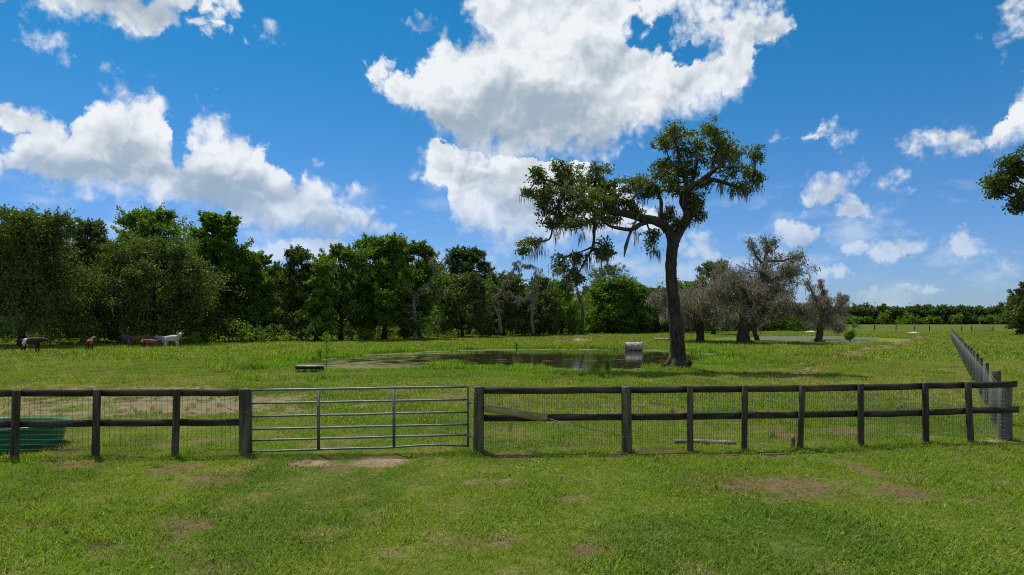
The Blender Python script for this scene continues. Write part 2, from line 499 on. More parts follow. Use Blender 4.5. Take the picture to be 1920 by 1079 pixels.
# ------------------------------------------------------------------ ground
def px_poly(pts):
    return np.array([tuple(G(x, y))[:2] for x, y in pts])
def smooth_poly(P, it=2):
    for _ in range(it):
        Q = np.roll(P, -1, axis=0)
        P = np.stack([0.75 * P + 0.25 * Q, 0.25 * P + 0.75 * Q], 1).reshape(-1, 2)
    return P
water_px = [(546, 683.5), (590, 677), (650, 670), (720, 664.5), (800, 660.5), (880, 658), (980, 657), (1080, 657), (1172, 657.6), (1250, 660), (1310, 663), (1342, 668),
            (1325, 675), (1285, 680), (1232, 687), (1180, 693), (1110, 698), (1058, 692), (1000, 688), (940, 690), (880, 687), (800, 689), (700, 693), (620, 692.5), (570, 688)]
mud_px = [(540, 684), (590, 675.7), (650, 668.6), (720, 663), (800, 658.8), (880, 656), (980, 654.6), (1080, 653.8), (1172, 654.4), (1250, 656), (1320, 658.5), (1392, 665), (1412, 671),
          (1385, 676), (1320, 679.5), (1285, 683), (1232, 690), (1180, 696.5), (1110, 701), (1058, 695), (1000, 690.5), (940, 692), (880, 689), (800, 691), (700, 695.5), (620, 695), (565, 690)]
mud2_px = [(1310, 637), (1400, 632.5), (1500, 630), (1560, 631), (1640, 634), (1655, 637), (1630, 640), (1560, 641.5), (1500, 640), (1400, 638)]
water2_px = [(1512, 637.2), (1560, 636.4), (1620, 637), (1640, 638.4), (1590, 640.2), (1530, 640)]
WATER, MUD = smooth_poly(px_poly(water_px)), smooth_poly(px_poly(mud_px))
MUD2, WATER2 = smooth_poly(px_poly(mud2_px)), smooth_poly(px_poly(water2_px))
def inside(P, x, y):
    r = np.zeros(len(x), bool)
    for (x0, y0), (x1, y1) in zip(P, np.roll(P, -1, axis=0)):
        c = ((y0 > y) != (y1 > y)) & (x < (x1 - x0) * (y - y0) / (y1 - y0 + 1e-12) + x0)
        r ^= c
    return r
def pdist(P, x, y):
    d = np.full(len(x), 1e9)
    for (x0, y0), (x1, y1) in zip(P, np.roll(P, -1, axis=0)):
        dx, dy = x1 - x0, y1 - y0
        t = np.clip(((x - x0) * dx + (y - y0) * dy) / (dx * dx + dy * dy + 1e-9), 0, 1)
        d = np.minimum(d, np.hypot(x - x0 - t * dx, y - y0 - t * dy))
    return d

# worn places: (x, y, rx, ry, strength, colour index 0 tan 1 dark earth 2 reddish thatch)
def el(px, py, rx, ry, s, k):
    g = G(px, py)
    return (g.x, g.y, rx, ry, s, k)
WORN = [el(150, 752, 8.5, 5.6, 1.25, 0), (G(420, 745).x, G(420, 745).y, 3.8, 3.6, 1.0, 0), el(580, 870, 0.66, 0.62, 2.2, 3), el(706, 868, 0.66, 0.55, 2.0, 3), el(640, 856, 1.5, 0.16, 1.1, 1),
        el(1440, 918, 1.2, 1.0, 0.8, 2), el(1390, 903, 0.9, 0.35, 0.65, 2), el(1275, 903, 0.6, 0.2, 0.7, 2),
        el(124, 846, 0.75, 0.5, 1.1, 1), el(400, 850, 0.5, 0.25, 0.9, 1), el(912, 846, 0.45, 0.3, 1.2, 1), el(1240, 843, 0.8, 0.25, 0.8, 1), el(1868, 828, 0.7, 0.4, 1.0, 3), el(1800, 832, 0.6, 0.2, 0.8, 3),
        el(530, 770, 1.4, 0.7, 0.8, 3), el(680, 762, 0.7, 0.6, 0.9, 3), el(660, 795, 0.9, 0.4, 0.6, 3), el(745, 745, 2.5, 1.0, 0.5, 0),
        el(420, 1060, 0.55, 0.2, 0.9, 1), el(835, 944, 0.5, 0.12, 0.9, 2), el(190, 1024, 0.7, 0.2, 0.9, 1), el(270, 970, 0.8, 0.15, 0.6, 1), el(100, 985, 0.7, 0.3, 0.5, 2), el(900, 1015, 0.5, 0.3, 0.6, 2), el(920, 905, 1.0, 0.3, 0.5, 0),
        el(720, 656, 7, 1.8, 0.9, 2), el(1095, 641, 9, 3, 0.7, 2), el(1268, 695, 1.3, 0.8, 0.9, 1), el(60, 668, 4, 2, 0.8, 1)]
TRACK = [[G(1470, 712), G(1520, 692), G(1563, 678), G(1613, 665), G(1697, 642), G(1730, 630)], [G(1500, 684), G(1563, 668), G(1613, 657), G(1663, 647), G(1713, 637), G(1745, 628)]]
def sm(a, b, x):
    t = np.clip((x - a) / (b - a), 0, 1)
    return t * t * (3 - 2 * t)
def field(x, y):
    """grass colour, worn-ness and earth colour at ground points"""
    x = np.asarray(x, float); y = np.asarray(y, float)
    n1 = fbm(x * 0.11 + 3, y * 0.07 + 8, 4)
    n2 = fbm(x * 0.45 + 11, y * 0.32 + 2, 4)
    n3 = fbm(x * 1.9 + 5, y * 1.5 + 7, 3)
    n4 = fbm(x * 0.05 + 31, y * 0.03 + 12, 3)
    green = np.array([0.232, 0.315, 0.034]); yel = np.array([0.350, 0.365, 0.055]); deep = np.array([0.125, 0.225, 0.028]); straw = np.array([0.46, 0.37, 0.18])
    a = sm(0.40, 0.62, n1 * 0.5 + n2 * 0.5)[:, None]
    c = green * (1 - a) + yel * a
    b = (sm(0.50, 0.66, n2) * 0.7)[:, None]
    c = c * (1 - b) + deep * b
    s = (sm(0.48, 0.66, n3 * 0.6 + n1 * 0.4) * 0.6)[:, None]
    c = c * (1 - s) + straw * s
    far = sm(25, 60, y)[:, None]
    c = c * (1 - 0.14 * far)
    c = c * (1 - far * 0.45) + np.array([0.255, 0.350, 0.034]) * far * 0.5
    rt = (sm(25, 60, x) * 0.5 * sm(0.4, 0.6, n4))[:, None]
    c = c * (1 - rt) + np.array([0.27, 0.30, 0.045]) * rt
    dirt = np.zeros(len(x)); k0 = np.zeros((len(x), 3)); tw = np.full(len(x), 1e-6)
    cols = np.array([(0.26, 0.205, 0.125), (0.065, 0.045, 0.030), (0.18, 0.120, 0.070), (0.33, 0.230, 0.165)])
    wx = (n2 - 0.5) * 1.6 + (n3 - 0.5) * 1.0
    for (cx, cy, rx, ry, st, k) in WORN:
        d = np.hypot((x - cx) / rx, (y - cy) / ry)
        v = st * (1 - sm(0.45, 1.25, d + wx * 0.9))
        v = v * (0.35 + sm(0.3, 0.62, n3) * 0.75)
        dirt = np.maximum(dirt, v)
        k0 += v[:, None] * cols[k]; tw += v
    tr = np.zeros(len(x))
    for line in TRACK:
        for p, q in zip(line[:-1], line[1:]):
            dx, dy = q.x - p.x, q.y - p.y
            t = np.clip(((x - p.x) * dx + (y - p.y) * dy) / (dx * dx + dy * dy), 0, 1)
            d = np.hypot(x - p.x - t * dx, y - p.y - t * dy)
            wdt = 0.30 + 0.006 * y
            tr = np.maximum(tr, (1 - sm(wdt * 0.5, wdt * 1.6, d + (n3 - 0.5) * 0.7)) * sm(0.25, 0.5, n2 + 0.1))
    tr *= 0.85
    k0 += tr[:, None] * np.array([0.25, 0.19, 0.10]); tw += tr
    dirt = np.maximum(dirt, tr)
    # scattered small bald spots
    bald = sm(0.64, 0.76, fbm(x * 0.9 + 50, y * 0.8 + 20, 4)) * 0.7
    k0 += bald[:, None] * cols[2]; tw += bald
    dirt = np.clip(np.maximum(dirt, bald), 0, 1)
    earth = k0 / tw[:, None]
    earth = np.where((tw < 0.01)[:, None], cols[2], earth)
    pd = pdist(WATER, x, y)
    sh = (1 - sm(1.0, 6.0, pd))[:, None] * 0.75
    c = c * (1 - sh) + np.array([0.210, 0.360, 0.022]) * sh
    return c, dirt, earth

def axis(segs):
    out = []
    for a, b, n in segs:
        out += list(np.linspace(a, b, n, endpoint=False))
    return np.array(out + [segs[-1][1]])
xs = axis([(-4000, -400, 8), (-400, -80, 24), (-80, -26, 70), (-26, 26, 330), (26, 90, 90), (90, 400, 26), (400, 4000, 8)])
ys = axis([(-80, -20, 5), (-20, 6, 20), (6, 24, 150), (24, 75, 220), (75, 150, 110), (150, 500, 30), (500, 5000, 10)])
gx, gy = np.meshgrid(xs, ys)
gz = (fbm(gx * 0.8, gy * 0.8, 3) - 0.5) * 0.05
gz = np.where(np.abs(gx) > 60, 0, gz)
ginm = inside(MUD, gx.ravel(), gy.ravel()) | inside(MUD2, gx.ravel(), gy.ravel())
gpd = np.minimum(pdist(MUD, gx.ravel(), gy.ravel()), pdist(MUD2, gx.ravel(), gy.ravel()))
gz = np.where(ginm, -0.04, np.where(gpd < 1.2, -0.03, gz.ravel()))
mb = MB()
ny, nx = gx.shape
ii = np.arange(ny - 1)[:, None] * nx + np.arange(nx - 1)[None, :]
mb.add(np.stack([gx.ravel(), gy.ravel(), gz], 1), np.stack([ii, ii + 1, ii + nx + 1, ii + nx], -1).reshape(-1, 4))
def ground_fn(N):
    a = N.n('ShaderNodeAttribute'); a.attribute_name = 'tint'
    p = N.n('ShaderNodeNewGeometry').outputs['Position']
    f = N.noise(p, 14, 6, 0.7)
    g = N.noise(p, 2.2, 5, 0.65)
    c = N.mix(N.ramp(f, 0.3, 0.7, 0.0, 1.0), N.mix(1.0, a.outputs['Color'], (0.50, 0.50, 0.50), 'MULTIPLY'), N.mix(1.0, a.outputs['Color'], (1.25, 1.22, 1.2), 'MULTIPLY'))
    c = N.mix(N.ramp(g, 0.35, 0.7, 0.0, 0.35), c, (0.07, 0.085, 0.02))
    return c, (f, 0.8, 0.05)
M['ground'] = principled('ground', ground_fn, 0.95, 0, 0.05)
ground = mb.build('ground', M['ground'], smooth=True)
tag(ground, kind='structure')
def set_col(me, name, C):
    at = me.attributes.new(name, 'FLOAT_COLOR', 'POINT')
    C = np.concatenate([C, np.ones((len(C), 1))], 1).astype(np.float32)
    at.data.foreach_set('color', C.ravel())
gc, gd, ge = field(gx.ravel(), gy.ravel())
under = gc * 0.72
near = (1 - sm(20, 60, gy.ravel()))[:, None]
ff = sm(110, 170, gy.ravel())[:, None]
under = under * (1 - ff) + under * np.array([0.52, 0.60, 0.60]) * ff  # far ground without blades: the missing grass shade is put into its colour
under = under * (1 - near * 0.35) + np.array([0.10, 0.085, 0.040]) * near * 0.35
w = np.clip(gd * 1.25, 0, 1)[:, None]
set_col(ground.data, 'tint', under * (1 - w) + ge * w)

def sheet(name, P, z, mat):
    m = MB()
    c = P.mean(0)
    rings = [1.0, 0.93, 0.8, 0.6, 0.35, 0.12]
    n = len(P)
    V = np.vstack([np.c_[c + (P - c) * r, np.full(n, z)] for r in rings] + [np.array([[c[0], c[1], z]])])
    q = []
    for r in range(len(rings) - 1):
        for i in range(n):
            j = (i + 1) % n
            q.append((r * n + i, (r + 1) * n + i, (r + 1) * n + j, r * n + j))
    b = (len(rings) - 1) * n
    m.add(V, q, [(b + i, len(V) - 1, b + (i + 1) % n) for i in range(n)])
    o = m.build(name, mat)
    return tag(o, kind='structure')
def mud_fn(N):
    p = N.n('ShaderNodeNewGeometry').outputs['Position']
    f = N.noise(p, 1.2, 7, 0.7)
    g = N.noise(N.vm('MULTIPLY', p, (0.3, 1, 1)), 0.5, 4, 0.6)
    c = N.mix(N.ramp(f, 0.35, 0.65), (0.055, 0.050, 0.034), (0.14, 0.12, 0.09))
    c = N.mix(N.ramp(g, 0.42, 0.54), c, (0.085, 0.11, 0.025))
    return c, (f, 0.5, 0.05)
M['mud'] = principled('mud', mud_fn, 0.7, 0, 0.3)
def water_mat(name, algae=True):
    m = bpy.data.materials.new(name)
    m.use_nodes = True
    N = NT(m.node_tree)
    p = N.n('ShaderNodeNewGeometry').outputs['Position']
    b = N.n('ShaderNodeBsdfPrincipled')
    b.inputs['Base Color'].default_value = (0.030, 0.026, 0.012, 1)
    b.inputs['Roughness'].default_value = 0.05
    b.inputs['IOR'].default_value = 1.33
    bp = N.n('ShaderNodeBump'); bp.inputs['Strength'].default_value = 0.10; bp.inputs['Distance'].default_value = 0.05
    N.put(bp.inputs['Height'], N.noise(N.vm('MULTIPLY', p, (1, 2.2, 1)), 1.1, 3, 0.5))
    N.put(b.inputs['Normal'], bp.outputs[0])
    sx = N.n('ShaderNodeSeparateXYZ'); N.put(sx.inputs[0], p)
    ps = N.vm('MULTIPLY', p, (0.35, 1.0, 1))
    f = N.noise(ps, 1.6, 8, 0.72)
    big = N.noise(ps, 0.16, 4, 0.6)
    # algae film thick to the left and along the near shore, broken specks elsewhere
    left = N.ramp(sx.outputs[0], -9.0, 1.0, 0.13, 0.0)
    nearb = N.ramp(sx.outputs[1], 43.5, 40.5, 0.0, 0.08)
    th = N.m('SUBTRACT', N.m('SUBTRACT', 0.665, left), nearb)
    th = N.m('SUBTRACT', th, N.ramp(big, 0.45, 0.65, 0.0, 0.10))
    if not algae:
        th = N.m('ADD', th, 0.5)
    k = N.ramp(N.m('SUBTRACT', f, th), -0.015, 0.035)
    fc = N.mix(N.noise(p, 0.7, 5, 0.6), (0.10, 0.115, 0.03), (0.22, 0.205, 0.12))
    d = N.n('ShaderNodeBsdfDiffuse'); N.put(d.inputs[0], fc)
    mx = N.n('ShaderNodeMixShader'); N.put(mx.inputs[0], N.m('MULTIPLY', k, 0.85)); N.put(mx.inputs[1], b.outputs[0]); N.put(mx.inputs[2], d.outputs[0])
    o = N.n('ShaderNodeOutputMaterial'); N.put(o.inputs[0], mx.outputs[0])
    return m
sheet('pond_mud', MUD, -0.008, M['mud'])
sheet('pond_water', WATER, 0.002, water_mat('pond_water'))
sheet('far_mud', MUD2, -0.008, M['mud'])
sheet('far_pond_water', WATER2, 0.002, water_mat('far_pond_water', False))

# ------------------------------------------------------------------ grass (stuff)
def blade_proto(name, n, rad, h0, h1, wdt, lean, mat, broad=0):
    m = MB()
    for i in range(n):
        a = rng.random() * 6.283; r = rad * math.sqrt(rng.random())
        b = np.array([r * math.cos(a), r * math.sin(a), -0.01])
        h = lerp(h0, h1, rng.random()); la = rng.random() * 6.283; ll = lean * h * (0.3 + rng.random())
        d = np.array([math.cos(la), math.sin(la), 0]); s = np.array([-d[1], d[0], 0]) if rng.random() < 0.6 else d
        w_ = wdt * (0.7 + 0.6 * rng.random())
        mid = b + np.array([0, 0, h * 0.6]) + d * ll * 0.35
        tip = b + np.array([0, 0, h * (1.0 - 0.25 * rng.random())]) + d * ll
        if broad:
            mid = b + np.array([0, 0, h * 0.6]) + d * ll * 0.5
            m.add([b - s * w_ * .1, b + s * w_ * .1, mid + s * w_, mid - s * w_, tip], [(0, 1, 2, 3)], [(3, 2, 4)])
        else:
            m.add([b - s * w_ / 2, b + s * w_ / 2, mid + s * w_ * .4, mid - s * w_ * .4, tip], [(0, 1, 2, 3)], [(3, 2, 4)])
    o = m.build(name, mat)
    col.objects.unlink(o)
    return o
def grass_mat(name, mul=1.0, blade=0.35):
    m = bpy.data.materials.new(name)
    m.use_nodes = True
    N = NT(m.node_tree)
    a = N.n('ShaderNodeAttribute'); a.attribute_type = 'INSTANCER'; a.attribute_name = 'tint'
    g = N.n('ShaderNodeNewGeometry')
    r = N.ramp(g.outputs['Random Per Island'], 0, 1, 0.36 * mul, 1.46 * mul, False)
    c = N.vm('SCALE', a.outputs['Vector'], r)
    dry = N.ramp(N.m('FRACT', N.m('MULTIPLY', g.outputs['Random Per Island'], 17.31)), 0.80, 0.90, 0.0, blade)
    c = N.mix(dry, c, (0.30, 0.26, 0.12))
    df = N.n('ShaderNodeBsdfDiffuse'); N.put(df.inputs[0], c)
    tr = N.n('ShaderNodeBsdfTranslucent'); N.put(tr.inputs[0], N.mix(1.0, c, (1.1, 1.25, 0.6), 'MULTIPLY'))
    mx = N.n('ShaderNodeMixShader'); mx.inputs[0].default_value = 0.45
    N.put(mx.inputs[1], df.outputs[0]); N.put(mx.inputs[2], tr.outputs[0])
    gl = N.n('ShaderNodeBsdfGlossy'); gl.inputs['Roughness'].default_value = 0.55; gl.inputs[0].default_value = (0.5, 0.55, 0.45, 1)
    m2 = N.n('ShaderNodeMixShader'); m2.inputs[0].default_value = 0.025
    N.put(m2.inputs[1], mx.outputs[0]); N.put(m2.inputs[2], gl.outputs[0])
    o = N.n('ShaderNodeOutputMaterial'); N.put(o.inputs[0], m2.outputs[0])
    return m
GM = grass_mat('grass_blades')
GMb = grass_mat('weed_leaves', 1.0, 0.1)
def scatter(name, protos, x, y, scl, tint, tilt=0.15):
    c = bpy.data.collections.new(name + '_source')
    for p in protos:
        c.objects.link(p)
    n = len(x)
    me = bpy.data.meshes.new(name)
    me.vertices.add(n)
    me.vertices.foreach_set('co', np.stack([x, y, np.zeros(n)], 1).astype(np.float32).ravel())
    rot = np.stack([(rng.random(n) - .5) * tilt, (rng.random(n) - .5) * tilt, rng.random(n) * 6.283], 1).astype(np.float32)
    at = me.attributes.new('rot', 'FLOAT_VECTOR', 'POINT'); at.data.foreach_set('vector', rot.ravel())
    at = me.attributes.new('scl', 'FLOAT', 'POINT'); at.data.foreach_set('value', scl.astype(np.float32))
    at = me.attributes.new('tint', 'FLOAT_VECTOR', 'POINT'); at.data.foreach_set('vector', tint.astype(np.float32).ravel())
    at = me.attributes.new('pick', 'INT', 'POINT'); at.data.foreach_set('value', rng.integers(0, len(protos), n).astype(np.int32))
    o = bpy.data.objects.new(name, me)
    col.objects.link(o)
    ng = bpy.data.node_groups.new(name, 'GeometryNodeTree')
    ng.interface.new_socket('Geometry', in_out='INPUT', socket_type='NodeSocketGeometry')
    ng.interface.new_socket('Geometry', in_out='OUTPUT', socket_type='NodeSocketGeometry')
    nn, lk = ng.nodes, ng.links
    gi, go = nn.new('NodeGroupInput'), nn.new('NodeGroupOutput')
    ci = nn.new('GeometryNodeCollectionInfo'); ci.inputs[0].default_value = c
    ci.inputs['Separate Children'].default_value = True
    ci.inputs['Reset Children'].default_value = True
    io = nn.new('GeometryNodeInstanceOnPoints')
    def na(nm, ty):
        q = nn.new('GeometryNodeInputNamedAttribute'); q.data_type = ty; q.inputs[0].default_value = nm
        return q.outputs[0]
    lk.new(gi.outputs[0], io.inputs['Points'])
    lk.new(ci.outputs[0], io.inputs['Instance'])
    io.inputs['Pick Instance'].default_value = True
    lk.new(na('pick', 'INT'), io.inputs['Instance Index'])
    lk.new(na('rot', 'FLOAT_VECTOR'), io.inputs['Rotation'])
    lk.new(na('scl', 'FLOAT'), io.inputs['Scale'])
    lk.new(io.outputs[0], go.inputs[0])
    md = o.modifiers.new('scatter', 'NODES'); md.node_group = ng
    return tag(o, kind='stuff')

def wedge(n, y0, y1, pad=1.5):
    """n random points in the part of the field the lens sees, plus a margin"""
    y = np.sqrt(rng.random(n) * (y1 * y1 - y0 * y0) + y0 * y0)
    x = (rng.random(n) * 2 - 1) * (0.78 * y + pad)
    return x, y
def clear(x, y):
    wet = inside(WATER, x, y) | inside(WATER2, x, y)
    mud = inside(MUD, x, y)
    far = (y > 78) & (x > 20) & (x < 75) & (y < 128)
    m2 = inside(MUD2, x, y)
    m2[far] |= pdist(MUD2, x[far], y[far] + 2.2) < 2.4
    return ~wet & ~m2 & ~(mud & (fbm(x * 0.7 + 4, y * 0.9 + 13, 4) < 0.62))
TANK = (-11.80, 15.9)
def grass_layer(name, label, protos, n, y0, y1, s0, s1, keep_dirt=0.9):
    x, y = wedge(n, y0, y1)
    c, d, e = field(x, y)
    k = (rng.random(n) > d * keep_dirt) & clear(x, y)
    k &= np.hypot((x - TANK[0]) / 1.3, (y - TANK[1]) / 0.95) > 0.93
    x, y, c, d = x[k], y[k], c[k], d[k]
    v = fbm(x * 0.6, y * 0.5, 3)
    s = lerp(s0, s1, rng.random(len(x))) * (0.65 + 0.8 * sm(0.3, 0.7, v)) * (1 - 0.5 * np.clip(d, 0, 1))
    dd = np.clip(d * 0.9, 0, 1)[:, None]
    c = c * (1 - dd) + np.array([0.21, 0.17, 0.09]) * dd
    o = scatter(name, protos, x, y, s, c * (0.85 + 0.3 * rng.random(len(x)))[:, None])
    o['label'] = label
    return o
pn = [blade_proto('tuft', 20, 0.10, 0.025, 0.075, 0.0085, 1.0, GM) for _ in range(6)]
grass_layer('lawn_grass', 'short green and straw coloured grass in front of the fence', pn, 80000, 7.2, 21, 0.6, 1.5)
pm = [blade_proto('tuft_wide', 34, 0.22, 0.05, 0.12, 0.012, 0.8, GM) for _ in range(4)]
grass_layer('pasture_grass', 'pasture grass between the fence and the pond', pm, 62000, 19, 50, 0.6, 1.3)
pf = [blade_proto('tuft_far', 40, 0.55, 0.10, 0.26, 0.035, 0.7, GM) for _ in range(4)]
grass_layer('field_grass', 'grass of the open field beyond the pond', pf, 60000, 46, 150, 0.5, 1.2)
# rank grass round the pond
def rank():
    n = 60000
    x = rng.random(n) * 60 - 28; y = rng.random(n) * 48 + 32
    pd = pdist(MUD, x, y)
    wd = fbm(x * 0.25 + 9, y * 0.25, 3)
    k = clear(x, y) & (rng.random(n) < np.exp(-(pd / (1.0 + 3.2 * sm(0.4, 0.65, wd))) ** 2))
    x, y, wd = x[k], y[k], wd[k]
    c, d, e = field(x, y)
    nr = y < 52
    s = (0.5 + 0.9 * rng.random(len(x))) * (0.55 + 0.9 * sm(0.35, 0.65, wd)) * np.where(nr & (x > -3), 0.55, 0.9)
    o = scatter('tall_grass', [blade_proto('tall_tuft', 30, 0.20, 0.16, 0.42, 0.020, 0.5, GM) for _ in range(4)], x, y, s, c * (0.8 + 0.35 * rng.random(len(x)))[:, None])
    o['label'] = 'taller bright green grass on the banks of the pond'
rank()
# broad leaved weeds
def weeds():
    n = 26000
    x, y = wedge(n, 7.2, 34)
    w_ = fbm(x * 0.5 + 70, y * 0.4 + 5, 4) + 0.10 * sm(4, 9, x) * (1 - sm(13, 15, y))
    k = (w_ + rng.random(n) * 0.16 > 0.68) & clear(x, y)
    x, y = x[k], y[k]
    c, d, e = field(x, y)
    c = c * 0.5 + np.array([0.15, 0.26, 0.045]) * 0.5
    o = scatter('weeds', [blade_proto('weed', 11, 0.07, 0.03, 0.07, 0.009, 1.3, GMb, 1) for _ in range(4)], x, y, 0.5 + 1.0 * rng.random(len(x)), c * (0.8 + 0.4 * rng.random(len(x)))[:, None])
    o['label'] = 'broad leaved weeds scattered through the grass'
    n = 1500
    x, y = wedge(n, 7.5, 44)
    k = clear(x, y) & (fbm(x * 0.3 + 20, y * 0.2 + 40, 3) > 0.48)
    x, y = x[k], y[k]
    c, d, e = field(x, y)
    o = scatter('rank_tufts', [blade_proto('rank_tuft', 26, 0.07, 0.08, 0.20, 0.009, 0.9, GMb) for _ in range(4)], x, y, 0.6 + 0.9 * rng.random(len(x)), c * 0.5 + np.array([0.10, 0.20, 0.03]) * 0.5)
    o['label'] = 'coarse green tufts standing above the grass'
weeds()
def post_foot_grass():
    pts = [G(px, py) for px, py in ((27, 860), (179, 857.5), (328, 855.5), (459, 854.5), (897, 849), (1175, 848), (1294, 847), (1395, 846), (1500, 843), (1614, 839), (1736, 833), (1820, 831), (1884, 826), (1487, 842), (1300, 839), (1350, 839))]
    pts += [TANKV + Vector((1.28 * math.cos(t), .92 * math.sin(t), 0)) for t in np.linspace(3.2, 6.2, 14)]
    P = np.repeat(np.array([tuple(p)[:2] for p in pts]), 26, axis=0) + rng.normal(size=(len(pts) * 26, 2)) * np.array([.17, .12])
    x, y = P[:, 0], P[:, 1]
    c, d, e = field(x, y)
    o = scatter('post_foot_grass', [blade_proto('foot_tuft', 16, 0.05, 0.05, 0.15, 0.008, 0.8, GM) for _ in range(4)], x, y, 0.5 + 0.8 * rng.random(len(x)), c * (0.8 + 0.4 * rng.random(len(x)))[:, None])
    o['label'] = 'longer grass left unmown round the fence posts and the stock tank'
TANKV = Vector((TANK[0], TANK[1], 0))
post_foot_grass()

# ------------------------------------------------------------------ foliage builders
def leaves(mb_, C, L_, Wd, up=0.35, down=None):
    up = up * 0.4
    n = len(C)
    a = rng.normal(size=(n, 3))
    if down is not None:
        a = a * down
        a[:, 2] -= 1.0
    a /= np.linalg.norm(a, axis=1, keepdims=True)
    nn = rng.normal(size=(n, 3))
    nn[:, 2] += up * 2
    b = np.cross(nn, a); b /= np.linalg.norm(b, axis=1, keepdims=True) + 1e-9
    L_ = (np.asarray(L_) * np.ones(n))[:, None]; Wd = (np.asarray(Wd) * np.ones(n))[:, None]
    V = np.stack([C - a * L_, C + b * Wd, C + a * L_, C - b * Wd], 1).reshape(-1, 3)
    mb_.add(V, np.arange(n * 4).reshape(-1, 4))
def clump(C, R3, n_sub, n_leaf, sub_r, shell=0.55):
    """leaf centres: sub-clumps on an uneven shell round C"""
    d = rng.normal(size=(n_sub, 3)); d /= np.linalg.norm(d, axis=1, keepdims=True)
    r = shell + (1 - shell) * rng.random((n_sub, 1)) ** 0.6
    sc_ = np.asarray(C)[None] + d * r * np.asarray(R3)[None]
    k = rng.normal(size=(n_sub, n_leaf, 3)) * np.asarray(sub_r) * 0.5
    return (sc_[:, None, :] + k).reshape(-1, 3), sc_
def bez(p0, p1, p2, n=7):
    t = np.linspace(0, 1, n)[:, None]
    return (1 - t) ** 2 * np.asarray(p0) + 2 * t * (1 - t) * np.asarray(p1) + t * t * np.asarray(p2)
def moss_at(mb_, pts, n_per, l0, l1, w0=0.03, spread=0.3, sway=0.10):
    pts = np.asarray(pts)
    P = np.repeat(pts, n_per, axis=0) + rng.normal(size=(len(pts) * n_per, 3)) * np.array([spread, spread, spread * 0.4])
    ln = lerp(l0, l1, rng.random(len(P)) ** 1.5) / 2
    P[:, 2] -= ln
    leaves(mb_, P, ln, w0 * (0.6 + rng.random(len(P))), 0.0, down=sway)

